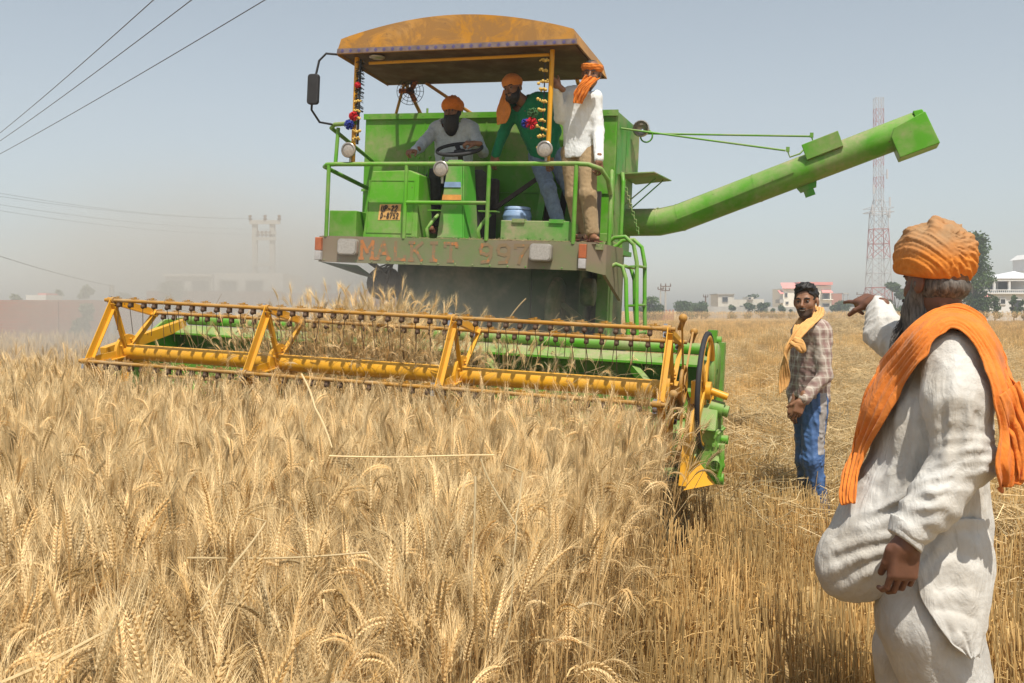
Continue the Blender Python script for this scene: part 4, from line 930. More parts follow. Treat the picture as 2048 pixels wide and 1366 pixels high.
for k in range(4): x = -1.93+k*.145; mb.plate([(x, 3.2, 2.1), (x+.075, 3.2, 2.1), (x+.105, 3.3, 2.62), (x+.04, 3.3, 2.62)], (0, .03, 0))
mb.box((-1.9, 3.29, 2.622), (-1.35, 3.33, 2.72)); sg_ = P("slatted_guard", mb, GREEN); P("gap_shade_board", MB().box((-1.9, 3.36, 2.06), (-1.30, 3.40, 2.60)), DARKST, sg_); P("slanted_bar", MB().bar((-2.35, 3.3, 2.42), (-1.85, 3.4, 2.80), .05, .04), DARKST, sg_)  # solid dark board behind the slats stands in for shade in the gaps
st = MB(); st.box((-2.80, 3.24, 2.04), (-2.44, 3.62, 2.40)); st.box((-2.80, 3.58, 2.42), (-2.44, 3.68, 2.75)); P("driver_seat", st, plain("worn_seat", (.06, .05, .045), .8), None, .03)
# ---- grain tank and engine box
tk = MB(); tk.box((-4.06, 3.76, 2.06), (-1.26, 4.62, 3.455)); tk.box((-3.6, 4.621, 2.02), (-1.95, 7.0, 2.9)); tank = P("grain_tank", tk, GREEN, None, .012)
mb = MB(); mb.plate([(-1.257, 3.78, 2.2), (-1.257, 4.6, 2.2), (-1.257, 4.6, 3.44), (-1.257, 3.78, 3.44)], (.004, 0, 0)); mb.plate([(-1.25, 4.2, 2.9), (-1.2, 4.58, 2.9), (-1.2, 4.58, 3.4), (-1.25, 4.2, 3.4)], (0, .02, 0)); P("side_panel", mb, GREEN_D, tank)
mb = MB(); mb.box((-4.07, 3.745, 2.62), (-1.3, 3.758, 2.65)); mb.box((-4.07, 3.735, 3.40), (-1.25, 3.757, 3.46)); P("tank_rib", mb, GREEN, tank)
mb = MB(); mb.box((-2.62, 4.2, 3.458), (-2.25, 4.7, 3.70)); P("engine_intake", mb, DARKST, tank, .01)
mb = MB()
for x in (-3.45, -3.35, -2.95): mb.cyl((x, 3.8, 3.457), (x, 3.8, 3.52), .012, n=6)
P("tank_bolt", mb, GREEN, tank)
mb = MB(); mb.lathe((-1.12, 4.35, 3.36), (0, -1, 0), [(0, .01), (.0, .05), (.05, .085), (.09, .09), (.1, .08)], 16); P("work_lamp", mb, CHROME, tank)
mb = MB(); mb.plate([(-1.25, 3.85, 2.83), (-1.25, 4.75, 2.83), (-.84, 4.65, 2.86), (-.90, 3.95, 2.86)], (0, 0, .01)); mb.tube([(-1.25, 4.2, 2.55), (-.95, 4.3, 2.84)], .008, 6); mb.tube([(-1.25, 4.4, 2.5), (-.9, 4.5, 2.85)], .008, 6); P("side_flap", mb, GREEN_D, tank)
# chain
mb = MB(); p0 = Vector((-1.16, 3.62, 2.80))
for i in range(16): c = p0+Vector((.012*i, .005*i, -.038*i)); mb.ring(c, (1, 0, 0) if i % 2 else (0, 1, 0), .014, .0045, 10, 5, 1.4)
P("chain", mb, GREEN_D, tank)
# ---- unloading auger
V = 4.4; pr = .145
au = MB(); e0, e1, e2 = Vector((-1.28, V, 2.385)), Vector((-.80, V-.02, 2.40)), Vector((1.56, V-.22, 3.33))
d2 = (e2-e1).normalized(); au.tube([e0, e1-Vector((.1, 0, .004)), e1+d2*.12, e2], pr, 28)
au = P("unloading_auger", au, GREEN)
for o in (au,):
    for p_ in o.data.polygons: p_.use_smooth = True
nn = Vector((0, -1, 0)); up_ = d2.cross(Vector((0, 1, 0))).normalized()*-1
if up_.z < 0: up_ = -up_
mb = MB()
for t in (e0+Vector((.02, 0, 0)), e1-Vector((.13, 0, 0)), e1+d2*.12, e1+d2*.95): 
    dd = Vector((1, 0, 0)) if t.x < -.85 else d2
    mb.tube([t, t+dd*.014], pr+.004, 28)
mb.bar(e1+nn*.152+d2*.1-up_*.02, e1+nn*.152+d2*1.35-up_*.0, .012, .004, nn)
P("weld_seam", mb, GREEN, au)
q0 = e2-d2*.26; mb = MB()
mb.plate([q0-up_*.03+nn*.165, q0+d2*.05+up_*.05+nn*.165, e2+d2*.095+up_*.09+nn*.165, e2+d2*.12-up_*.24+nn*.165, q0+d2*.01-up_*.24+nn*.165], (0, .33, 0)); mb.plate([e2+d2*.002+up_*.143+nn*.11, e2+d2*.085+up_*.128+nn*.11, e2+d2*.09+up_*.08+nn*.11, e2+d2*.002+up_*.08+nn*.11], (0, .22, 0))
P("spout", mb, GREEN, au, .008)
g0 = e1+d2*1.50+up_*.06+nn*.10; mb = MB(); mb.plate([g0+up_*.0, g0+d2*.36, g0+d2*.36+up_*.16, g0+up_*.16], (0, -.07, 0)); P("control_box", mb, GREEN, au, .006)
g1 = e1+d2*1.32-up_*.145; mb = MB(); mb.plate([g1, g1+d2*.2, g1+d2*.18-up_*.05, g1+d2*.02-up_*.05], (0, .08, 0)); mb.plate([g1+d2*.05-up_*.052, g1+d2*.15-up_*.052, g1+d2*.15-up_*.12, g1+d2*.05-up_*.12], (0, .02, 0)); P("rest_bracket", mb, GREEN_D, au)
mb = MB(); a = Vector((-1.25, 3.9, 3.30)); h1 = e1+d2*1.36+up_*.24+nn*.03; h2 = e1+d2*1.62+up_*.30-nn*.06
mb.tube([a, h1+Vector((-.02, 0, 0))], .010, 8); mb.tube([h1, h1-up_*.07, h1-up_*.075+d2*.1, e1+d2*1.50+up_*.19], .009, 6); mb.tube([Vector((-1.1, 4.4, 3.33)), h2], .010, 8); mb.tube([h2, h2-up_*.07, h2-up_*.07+d2*.1, e1+d2*1.80+up_*.2], .009, 6)
mb.ring((-1.08, 4.38, 3.30), (.1, 1, 0), .065, .009, 20, 6); mb.box(h1+Vector((-.015, -.012, -.012)), h1+Vector((.02, .012, .035))); mb.box(h2+Vector((-.015, -.012, -.012)), h2+Vector((.02, .012, .035)))
P("support_rod", mb, GREEN, au)
# ---- canopy
prof = []
for i in range(25):
    k = i/24; prof.append((-3.60+2.25*k, 3.885+.175*math.sin(math.pi*k)**.9))
cp = MB(); pts = [(-3.645, 3.745)]+prof+[(-1.305, 3.75)]
pts = [pts[0]]+prof+[pts[-1]]
cp.plate([(x, 2.3, z) for x, z in pts][::-1], (0, .012, 0))
V0 = [(x, 2.313, z) for x, z in pts]+[(x, 3.42, z-.05) for x, z in pts]; n = len(pts)
V0 += [(x*.996-.0098, 2.313, z-.012) for x, z in pts]+[(x*.996-.0098, 3.42, z-.062) for x, z in pts]
cp.add(V0, [(i, i+1, n+i+1, n+i) for i in range(n-1)]+[(2*n+i+1, 2*n+i, 3*n+i, 3*n+i+1) for i in range(n-1)]); cp.plate([(x, 3.421, z-.05) for x, z in pts], (0, .012, 0))
cp = P("canopy", cp, OCHRE)
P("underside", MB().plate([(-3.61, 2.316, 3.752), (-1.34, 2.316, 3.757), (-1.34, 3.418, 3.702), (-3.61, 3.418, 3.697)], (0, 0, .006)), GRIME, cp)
mb = MB(); mb.add([(-3.64, 2.297, 3.75), (-1.31, 2.297, 3.755), (-1.318, 2.297, 3.80), (-3.634, 2.297, 3.795)], [(0, 1, 2, 3)]); P("painted_border", mb, PURPLE, cp)
mb = MB()
for i in range(27): x = -3.58+i*.086; z = 3.774; mb.add([(x-.02, 2.2945, z), (x, 2.2945, z-.017), (x+.02, 2.2945, z), (x, 2.2945, z+.017)], [(0, 1, 2, 3)])
P("diamond_pattern", mb, INDIGO, cp)
mb = MB(); mb.tube([(-3.40, 2.5, 3.70), (-1.62, 2.5, 3.72)], .016, 8); P("crossbar", mb, YELLOW, cp)
for x, z0 in ((-3.51, 2.73), (-1.58, 2.73)): P("canopy_post", MB().tube([(x, 2.46, z0), (x, 2.46, 3.75)], .022, 10), YELLOW, cp)
mb = MB(); mb.tube([(-3.43, 3.85, 3.44), (-3.43, 3.40, 3.70)], .02, 8); mb.tube([(-3.75, 3.85, 3.44), (-3.44, 3.38, 3.69)], .016, 8); mb.tube([(-2.85, 3.85, 3.46), (-3.2, 3.38, 3.70)], .018, 8); P("rear_strut", mb, OCHRE, cp); P("rear_strut", MB().tube([(-1.6, 3.85, 3.44), (-1.6, 3.4, 3.70)], .02, 8), OCHRE, cp)
mb = MB(); mb.lathe((-3.28, 2.42, 3.742), (0, 0, -1), [(0, .07), (.012, .075), (.02, .06), (.022, 0)], 16); P("roof_light", mb, CHROME, cp)
for (x, y, z) in ((-3.515, 2.40, 2.86), (-2.55, 2.36, 2.68), (-1.585, 2.40, 2.86)):
    mb = MB(); mb.lathe((x, y, z), (0, -1, -.08), [(-.05, .01), (-.05, .03), (-.01, .06), (.02, .072), (.035, .073), (.035, .06)], 24); mb.tube([(x, y+.02, z-.06), (x, y+.02, z-.13)], .012, 6); o = P("round_headlamp", mb, CHROME)
    mb = MB(); mb.lathe((x, y, z), (0, -1, -.08), [(.026, .064), (.031, .045), (.033, .02), (.0335, 0)], 24); P("lens", mb, LAMPG, o)
mr = MB(); mr.tube([(-3.64, 2.31, 3.745), (-3.74, 2.28, 3.75), (-3.80, 2.26, 3.68), (-3.85, 2.25, 3.42), (-3.86, 2.26, 3.22), (-3.82, 2.35, 3.12), (-3.74, 2.45, 3.115)], .011, 8); mr = P("mirror_arm", mr, BLACKR)
mb = MB(); mb.plate([(x, 2.18, z) for x, z in rrect(-3.815, 3.40, .115, .285, .03)], (0, .045, 0)); o = P("mirror", mb, BLACKR, mr, .01); mb = MB(); mb.plate([(x, 2.226, z) for x, z in rrect(-3.815, 3.40, .095, .26, .025)], (0, .002, 0)); P("mirror_glass", mb, STEEL, o)
fn = MB(); fc = Vector((-3.33, 3.3, 3.60)); fa = Vector((.2, -1, 0)).normalized()
for k in range(4): fn.ring(fc+fa*(.02-.01*abs(k-1)), fa, .035+.035*k, .003, 24, 5)
for k in range(14): fx, fy = frame(fa); a = 2*math.pi*k/14; fn.tube([fc+fa*.03, fc+(fx*math.cos(a)+fy*math.sin(a))*.14], .0025, 4)
fn.cyl(fc-fa*.06, fc, .035); fn.tube([fc-fa*.04, fc-fa*.04+Vector((0, 0, .13))], .012, 6)
fn = P("fan", fn, BLACKR); mb = MB()
for k in range(3): a = 2*math.pi*k/3; mb.bar(fc, fc+(fx*math.cos(a)+fy*math.sin(a))*.12, .05, .004, fa)
P("fan_blade", mb, plain("fan_blade_plastic", (.35, .12, .03), .5, bs=0), fn)
# ---- ladder
mb = MB()
for dy, x1 in ((0, -1.0), (.38, -.93)):
    mb.tube([(-1.10, 2.78+dy, 2.05), (-1.02, 2.80+dy, 2.12), (-.92, 2.80+dy, 2.13), (-.84, 2.80+dy, 2.06), (-.80, 2.78+dy, 1.90), (-.78, 2.76+dy, 1.5), (-.76, 2.74+dy, 1.25)], .019, 8)
    mb.tube([(-1.06, 2.76+dy, 1.84), (-.99, 2.78+dy, 1.88), (-.93, 2.78+dy, 1.86), (-.89, 2.77+dy, 1.75), (-.87, 2.75+dy, 1.5), (-.84, 2.74+dy, 1.25)], .019, 8)
for z, xa in ((1.87, -.80), (1.52, -.79), (1.27, -.77)): mb.tube([(xa, 2.76, z), (xa+.01, 3.15, z)], .014, 6); mb.tube([(xa-.09, 2.76, z-.01), (xa-.08, 3.15, z-.01)], .014, 6); mb.bar((xa, 2.76, z), (xa-.09, 2.76, z-.01), .02, .012)
P("ladder", mb, GREEN)
# ---- things carried on the machine
def place(o):
    o.matrix_world = CH.matrix_world @ Matrix.Translation(o.location) @ Matrix.Rotation(o.rotation_euler.z, 4, 'Z'); return o
dr = empty("plastic_drum", (-2.02, 3.0, 2.04)); mb = MB(); mb.lathe((0, 0, 0), (0, 0, 1), [(0, .01), (0, .125), (.02, .135), (.12, .137), (.13, .142), (.14, .137), (.26, .137), (.27, .142), (.28, .137), (.31, .13), (.33, .12), (.33, .11), (.31, .11)], 28)
mb.build("drum_body", plain("faded_blue_plastic", (.20, .30, .47), .45, var=.12), dr); mb = MB(); mb.lathe((0, 0, .332), (0, 0, 1), [(0, .125), (.025, .125), (.03, .11), (.032, 0)], 24); mb.build("drum_lid", plain("blue_drum_lid", (.25, .35, .52), .5), dr)
tag(place(dr), "faded blue plastic drum standing behind the green box on the machine's platform", "drum")
MARI = plain("marigold_petals", (.58, .38, .09), .8, scale=60, var=.35, bs=.5, bd=.01)
TINS = plain("dark_tinsel", (.02, .02, .02), .5)
def garland(label, x, z0, z1, dark, poms):
    o = empty("garland", (x, 2.43, z0)); tag(o, label, "garland"); rnd = random.Random(int(-x*100))
    mb = MB(); mb.tube([(0, 0, 0), (.012, -.02, (z1-z0)*.5), (0, 0, z1-z0)], .012 if dark else .006, 6)
    if dark:
        for i in range(150):
            z = rnd.uniform(.35, 1)*(z1-z0); a = rnd.uniform(0, 6.28); mb.tube([(0, 0, z), (.045*math.cos(a), .045*math.sin(a), z-rnd.uniform(0, .04))], .0035, 3)
    mb.build("cord", TINS, o)
    n = 10
    for i in range(5 if dark else n):
        z = (z1-z0)*(i+.5+rnd.uniform(-.2, .2))/n*(1.15 if dark else 1); m = MB(); s0 = rnd.uniform(.6, 1.15); tl = rnd.uniform(-.35, .35)
        for k in range(9):
            a = rnd.uniform(-1, 1); xx = (-.035+.009*k)*s0; m.ball((xx+rnd.uniform(-.008, .008), -.03+rnd.uniform(-.015, .015), z+xx*tl+rnd.uniform(-.010, .010)), rnd.uniform(.008, .016), 7, 5)
        m.build("marigold_cluster", MARI, o)
    for (dx, z, c, r) in poms:
        m = MB()
        for k in range(70):
            d = Vector((rnd.gauss(0, 1), rnd.gauss(0, 1), rnd.gauss(0, 1))).normalized(); m.bar(Vector((dx, -.04, z)), Vector((dx, -.04, z))+d*r, .009, .009)
        m.build("pompom", c, o)
    place(o)
RED = plain("red_wool", (.55, .02, .03), .95); BLU = plain("blue_wool", (.03, .05, .30), .95); GRW = plain("green_wool", (.06, .16, .06), .95)
garland("marigold garland with a black tassel on the canopy's left post, beside the mirror", -3.455, 2.92, 3.72, True, [(-.07, .18, BLU, .05), (-.03, .26, RED, .045), (.0, .55, RED, .03)])
garland("marigold garland with red and blue pompoms on the canopy's right post", -1.635, 2.84, 3.68, False, [(-.09, .25, RED, .055), (-.14, .25, BLU, .045), (-.08, .34, GRW, .05)])

# straw caught on the reel and the platform's edge
def caught_straw():
    rnd = random.Random(12); pb = PB(); Mx = CH.matrix_world
    for i in range(150):
        k = rnd.choice([0, 1, 2, 2, 5, 5, 6]); x = rnd.uniform(-3.9, 0)
        y, z = VT[k] if k < 5 else ((rnd.uniform(-.06, .0), 1.075) if k == 5 else (.9, 1.15))
        c = Mx @ Vector((x, y+rnd.uniform(-.01, .01), z+.012)); d = Vector((rnd.gauss(0, 1), rnd.gauss(0, .6), rnd.gauss(0, .7))).normalized()*rnd.uniform(.04, .16); t = rnd.uniform(.5, 1)
        pb.tube([c-d, c+Vector((0, 0, .006)), c+d+Vector((0, 0, -.03))], .0016, .0012, t, t, 3)
    for i in range(260):
        c = Mx @ Vector((rnd.gauss(-2.0, .45), 2.44+rnd.uniform(-.03, .06), 2.054)); d = Vector((rnd.gauss(0, 1), rnd.gauss(0, .6), abs(rnd.gauss(0, .25)))).normalized()*rnd.uniform(.008, .03); t = rnd.uniform(.5, 1)
        pb.tube([c-d, c+d], .0018, .0014, t, t, 3)
    o = bpy.data.objects.new("chaff_and_straw", pb.mesh("chaff_and_straw", M_STRAW)); COL.objects.link(o); tag(o, kind="stuff")
caught_straw()

# seams, rivets and door outlines of the sheet metal
def rivets(mb, a, b, n, nrm, r=.006):
    a, b, nrm = Vector(a), Vector(b), Vector(nrm)
    for i in range(n): p = a.lerp(b, i/(n-1)); mb.cyl(p, p+nrm*.004, r, r*.7, 6)
mb = MB()
for x in (-3.35, -2.65, -1.95): mb.box((x-.006, 3.754, 2.10), (x+.006, 3.7575, 3.39))
P("sheet_seam", mb, GREEN, tank)
mb = MB()
rivets(mb, (-4.0, 3.7345, 3.43), (-1.35, 3.7345, 3.43), 22, (0, -1, 0)); rivets(mb, (-1.256, 3.84, 3.40), (-1.256, 4.55, 3.40), 7, (1, 0, 0)); rivets(mb, (-1.252, 3.82, 2.3), (-1.252, 3.82, 3.35), 9, (1, 0, 0))
P("rivets", mb, GREEN, tank)["kind"] = "stuff"
mb = MB(); yf = lambda z: 2.56+.04*(z-2.04)/.62-.003
for (x0, z0, x1, z1) in ((-3.39, 2.10, -3.39, 2.60), (-2.92, 2.10, -2.92, 2.60), (-3.39, 2.60, -2.92, 2.60), (-3.39, 2.10, -2.92, 2.10)): mb.bar((x0, yf(z0), z0), (x1, yf(z1), z1), .007, .007)
P("door_outline", mb, GREEN, con)
mb = MB(); rivets(mb, (-3.74, 2.3975, 1.82), (-1.22, 2.3975, 1.815), 16, (0, -1, 0), .008); P("panel_bolts", mb, GREEN_D, pf)["kind"] = "stuff"
mb = MB(); rivets(mb, (-1.98, 2.497, 2.08), (-1.39, 2.497, 2.08), 6, (0, -1, 0)); P("box_bolts", mb, GREEN_D, bx)["kind"] = "stuff"
# ------------------------------------------------------------------ people: bodies and clothes as smooth blended volumes
A = lambda *p: np.array(p, dtype=np.float32)
def rcone(P, a, b, ra, rb):
    a = np.asarray(a, np.float32); b = np.asarray(b, np.float32); ba = b-a; t = np.clip(((P-a)@ba)/max(1e-9, ba@ba), 0, 1)
    return np.linalg.norm(P-a-t[:, None]*ba, axis=1)-(ra+(rb-ra)*t)
def ell(P, c, r, M=None):
    q = P-np.asarray(c, np.float32)
    if M is not None: q = q@M
    r = np.asarray(r, np.float32); k0 = np.linalg.norm(q/r, axis=1); k1 = np.linalg.norm(q/(r*r), axis=1)+1e-9
    return k0*(k0-1)/k1
def smin(a, b, k):
    h = np.clip(.5+.5*(b-a)/k, 0, 1); return b+(a-b)*h-k*h*(1-h)
def smax(a, b, k): return -smin(-a, -b, k)
def rbox(P, c, hs, r, M=None):
    q = P-np.asarray(c, np.float32)
    if M is not None: q = q@M
    q = np.abs(q)-(np.asarray(hs, np.float32)-r); return np.linalg.norm(np.maximum(q, 0), axis=1)+np.minimum(q.max(1), 0)-r
def rot3(f, up=(0, 0, 1)):
    """columns: right, forward, up"""
    f = np.asarray(f, float); f /= np.linalg.norm(f); r = np.cross(f, up); r /= np.linalg.norm(r); return np.stack([r, f, np.cross(r, f)], 1).astype(np.float32)
def wrinkle(P, seed, freq, stretch=(1, 1, 1), n=5, warp=.5, sharp=True):
    """fold field in -1..1; stretch shortens the wavelength along an axis"""
    rng = np.random.default_rng(seed); q = P*np.asarray(stretch, np.float32); w = np.zeros(len(P), np.float32)
    for i in range(3):
        d = rng.normal(size=3); d /= np.linalg.norm(d); w += np.sin(q@d.astype(np.float32)*freq*.45+rng.uniform(0, 6.28))
    s = np.zeros(len(P), np.float32)
    for i in range(n):
        d = rng.normal(size=3); d /= np.linalg.norm(d); x = np.sin(q@d.astype(np.float32)*freq*rng.uniform(.6, 1.5)+rng.uniform(0, 6.28)+warp*w)
        s += (1-2*np.abs(x)**.8) if sharp else x
    return s/n**.75
def surf_nets(f, lo, hi, h):
    lo = np.asarray(lo, float); hi = np.asarray(hi, float); n = np.ceil((hi-lo)/h).astype(int)+1
    g = [lo[i]+h*np.arange(n[i]) for i in range(3)]
    G = np.stack(np.meshgrid(*g, indexing='ij'), -1).reshape(-1, 3).astype(np.float32); F = np.empty(len(G), np.float32)
    for s in range(0, len(G), 400000): F[s:s+400000] = f(G[s:s+400000])
    F = F.reshape(n)
    F[0] = F[-1] = np.maximum(F[0], 1e-3); F[:, 0] = np.maximum(F[:, 0], 1e-3); F[:, -1] = np.maximum(F[:, -1], 1e-3); F[:, :, 0] = np.maximum(F[:, :, 0], 1e-3); F[:, :, -1] = np.maximum(F[:, :, -1], 1e-3); F[-1] = np.maximum(F[-1], 1e-3); F[0] = np.maximum(F[0], 1e-3)
    m = n-1; S = F < 0; acc = np.zeros((*m, 3), np.float32); cnt = np.zeros(m, np.float32)
    off = [(i, j, k) for i in (0, 1) for j in (0, 1) for k in (0, 1)]
    sl = lambda o: tuple(slice(o[i], o[i]+m[i]) for i in range(3))
    for a in off:
        for ax in range(3):
            if a[ax] == 0:
                b = list(a); b[ax] = 1; fa, fb = F[sl(a)], F[sl(b)]; c = S[sl(a)] != S[sl(b)]
                t = np.where(c, fa/np.where(c, fa-fb, 1), 0)
                for q in range(3): acc[..., q] += np.where(c, a[q]+(t if q == ax else 0), 0)
                cnt += c
    act = cnt > 0; idx = -np.ones(m, np.int64); idx[act] = np.arange(act.sum())
    I = np.argwhere(act); V = lo+h*(I+acc[act]/cnt[act][:, None]); Q = []
    for ax in range(3):
        b, c = (ax+1) % 3, (ax+2) % 3
        s0 = [slice(1, m[i]) for i in range(3)]; s0[ax] = slice(0, m[ax]); s1 = list(s0); s1[ax] = slice(1, m[ax]+1)
        x0, x1 = S[tuple(s0)], S[tuple(s1)]; ch = np.argwhere(x0 != x1); fl = x0[tuple(ch.T)]
        p = ch+np.array([0 if i == ax else 1 for i in range(3)])
        eb = np.eye(3, dtype=int)[b]; ec = np.eye(3, dtype=int)[c]
        q = [idx[tuple((p-d).T)] for d in (0*eb, eb, eb+ec, ec)]; q = np.stack(q, 1); q[~fl] = q[~fl][:, ::-1]; Q.append(q)
    Q = np.concatenate(Q); Q = Q[(Q >= 0).all(1)]
    return V, Q
def bounds(pts, pad): p = np.asarray(pts, float); return p.min(0)-pad, p.max(0)+pad
def blob(name, f, lo, hi, h, mat, parent=None, attr=None):
    V, Q = surf_nets(f, lo, hi, h)
    return link_mesh(name, V, Q, mat, parent, True, {k: g(V.astype(np.float32)) for k, g in attr.items()} if attr else None)
def join_blobs(name, parts, mat, parent=None):
    Vs, Qs, n = [], [], 0
    for f, lo, hi, h in parts:
        V, Q = surf_nets(f, lo, hi, h); Vs.append(V); Qs.append(Q+n); n += len(V)
    return link_mesh(name, np.concatenate(Vs), np.concatenate(Qs), mat, parent, True)

def cloth(name, base, var=.18, rough=.85, dirt=None, weave=260, dirt_amt=.5, fold=.35, sheen=.1):
    m, nt, b = new_mat(name); co = coords(nt); n = noise(nt, co, 5, 5, .6); n2 = noise(nt, co, 28, 4, .6); n3 = noise(nt, co, weave, 2)
    c = mix(nt, ramp(nt, n2, .3, .7), tuple(x*(1-var) for x in base), tuple(min(1, x*(1+var*.6)) for x in base))
    if dirt: c = mix(nt, ramp(nt, n, .42, .72, c1=(dirt_amt,)*3+(1,)), c, dirt)
    nt.links.new(c, b.inputs["Base Color"]); b.inputs["Roughness"].default_value = rough; b.inputs["Specular IOR Level"].default_value = .2
    b.inputs["Sheen Weight"].default_value = sheen
    a = N(nt, "ShaderNodeMath", operation='ADD'); nt.links.new(n2, a.inputs[0]); q = N(nt, "ShaderNodeMath", operation='MULTIPLY'); nt.links.new(n3, q.inputs[0]); q.inputs[1].default_value = .12; nt.links.new(q.outputs[0], a.inputs[1])
    n5 = noise(nt, coords(nt, (1, 1, .4)), 13, 3, .6); n5.node.inputs["Distortion"].default_value = 1.4; s5 = N(nt, "ShaderNodeMath", operation='SUBTRACT'); nt.links.new(n5, s5.inputs[0]); s5.inputs[1].default_value = .5
    ab = N(nt, "ShaderNodeMath", operation='ABSOLUTE'); nt.links.new(s5.outputs[0], ab.inputs[0]); mn = N(nt, "ShaderNodeMath", operation='MULTIPLY', use_clamp=True); nt.links.new(ab.outputs[0], mn.inputs[0]); mn.inputs[1].default_value = 7.0
    a0 = a; a = N(nt, "ShaderNodeMath", operation='MULTIPLY_ADD'); nt.links.new(mn.outputs[0], a.inputs[0]); a.inputs[1].default_value = -.45; nt.links.new(a0.outputs[0], a.inputs[2])
    bump(nt, b, a.outputs[0], fold, .012); return m
def skin_mat(name, base):
    m, nt, b = new_mat(name); co = coords(nt); n = noise(nt, co, 22, 5, .6); n2 = noise(nt, co, 180, 3)
    c = mix(nt, ramp(nt, n, .3, .7), tuple(x*.78 for x in base), tuple(x*1.15 for x in base)); nt.links.new(c, b.inputs["Base Color"])
    b.inputs["Roughness"].default_value = .5; b.inputs["Specular IOR Level"].default_value = .4; bump(nt, b, n2, .12, .002); return m
SKIN = skin_mat("brown_skin", (.24, .115, .062)); SKIN_D = skin_mat("dark_brown_skin", (.15, .066, .038))
HAIR = plain("black_hair", (.014, .012, .011), .55, scale=90, bs=.6, bd=.006, stretch=(1, 1, .25))
GREYB = plain("greying_beard", (.105, .092, .08), .7, scale=120, var=.8, bs=.8, bd=.008, stretch=(1, 1, .2))
EYEW = plain("eye_white", (.11, .085, .07), .3, bs=0); EYED = plain("dark_iris", (.012, .008, .006), .2, bs=0)
ORANGE = cloth("orange_cotton", (.68, .20, .026), .15, fold=.25); PEACH = cloth("peach_cotton", (.62, .22, .05), .15)
LEATHER = plain("sandal_leather", (.12, .04, .025), .6)

def head_sdf(P, c, M, neck=None):
    q = (P-np.asarray(c, np.float32))@M
    d = ell(q, (0, -.012, .035), (.075, .094, .084))
    d = smin(d, ell(q, (0, .026, -.036), (.057, .062, .086)), .03); d = smin(d, ell(q, (0, .064, -.096), (.024, .022, .02)), .03)
    for s in (-1, 1): d = smin(d, ell(q, (s*.038, .055, -.026), (.024, .026, .024)), .02)
    d = smin(d, rcone(q, (-.036, .078, .020), (.036, .078, .020), .011, .011), .016)
    for s in (-1, 1): d = smax(d, -ell(q, (s*.032, .100, -.001), (.016, .0105, .0085)), .010)
    d = smin(d, rcone(q, (0, .086, .012), (0, .113, -.030), .008, .0125), .010)
    for s in (-1, 1): d = smin(d, ell(q, (s*.011, .101, -.034), (.008, .010, .007)), .006)
    d = smin(d, ell(q, (0, .086, -.058), (.023, .011, .006)), .006); d = smin(d, ell(q, (0, .085, -.070), (.019, .011, .007)), .006)
    d = smax(d, -rcone(q, (-.022, .098, -.0635), (.022, .098, -.0635), .0028, .0028), .003)
    for s in (-1, 1): d = smin(d, ell(q, (s*.080, -.008, -.006), (.009, .023, .033)), .008)
    if neck is not None: d = smin(d, rcone(P, np.asarray(c)+M@A(0, -.022, -.06), neck, .054, .060), .03)
    return d
def eyes(c, M, parent):
    for s in (-1, 1):
        for nm, mat, p, r in (("eye", EYEW, (s*.032, .0765, .0), .0118), ("iris", EYED, (s*.032, .0828, .0), .0068)):
            w = np.asarray(c)+M@A(*p)
            if nm == "eye": e = MB().ball(w, r, 10, 7).build(nm, mat, parent)
            else: MB().ball(w, r, 8, 6).build(nm, mat, e)
    for s in (-1, 1):
        mb = MB(); mb.tube([np.asarray(c)+M@A(*p) for p in ((s*.014, .094, .018), (s*.03, .094, .024), (s*.05, .080, .019))], [.0045, .005, .003], 6); mb.build("eyebrow", HAIR, parent)
def hand_sdf(P, c, M, side=1, curl=(.5, .6, .5), point=False, s=1.0, spread=.0, thumb=(.55, .75, -.35)):
    """M columns: towards the thumb, towards the fingers, back of the hand; side flips the thumb"""
    q = ((P-np.asarray(c, np.float32))@M)/s
    d = rbox(q, (0, .046, 0), (.038, .046, .015), .013); d = smin(d, rcone(q, (0, -.05, 0), (0, .01, 0), .026, .026), .02)
    d = smin(d, ell(q, (side*.022, .032, -.010), (.017, .03, .014)), .012)
    for i, (x, L, r) in enumerate(((.031, .072, .0084), (.0105, .082, .0088), (-.0105, .076, .0084), (-.030, .060, .0075))):
        x *= side; cu = (.12, .12, .08) if (point and i == 0) else tuple(k+(.06*i) for k in curl)
        p = np.array([x, .088-.004*abs(i-1), 0.002]); a = 0
        for k, fr in enumerate((.45, .31, .24)):
            a += cu[k]; dr = np.array([side*spread*(1.2-i)*.3, math.cos(a), -math.sin(a)]); p2 = p+dr*L*fr; rr = r*(1-.10*k)
            d = smin(d, rcone(q, p, p2, rr, rr*.92), .0022); p = p2
    p = np.array([side*.034, .022, -.006]); t = np.array(thumb)*[side, 1, 1]; t = t/np.linalg.norm(t); p2 = p+t*.036; t2 = t*np.array([.55, 1, 1])-np.array([0, 0, .25]); t2 /= np.linalg.norm(t2)
    d = smin(d, rcone(q, p, p2, .0125, .0105), .008); d = smin(d, rcone(q, p2, p2+t2*.032, .0105, .0085), .004)
    return d*s
def hand_frame(fingers, back):
    f = np.asarray(fingers, float); f /= np.linalg.norm(f); b = np.asarray(back, float); b -= f*b.dot(f); b /= np.linalg.norm(b); return np.stack([np.cross(f, b), f, b], 1).astype(np.float32)
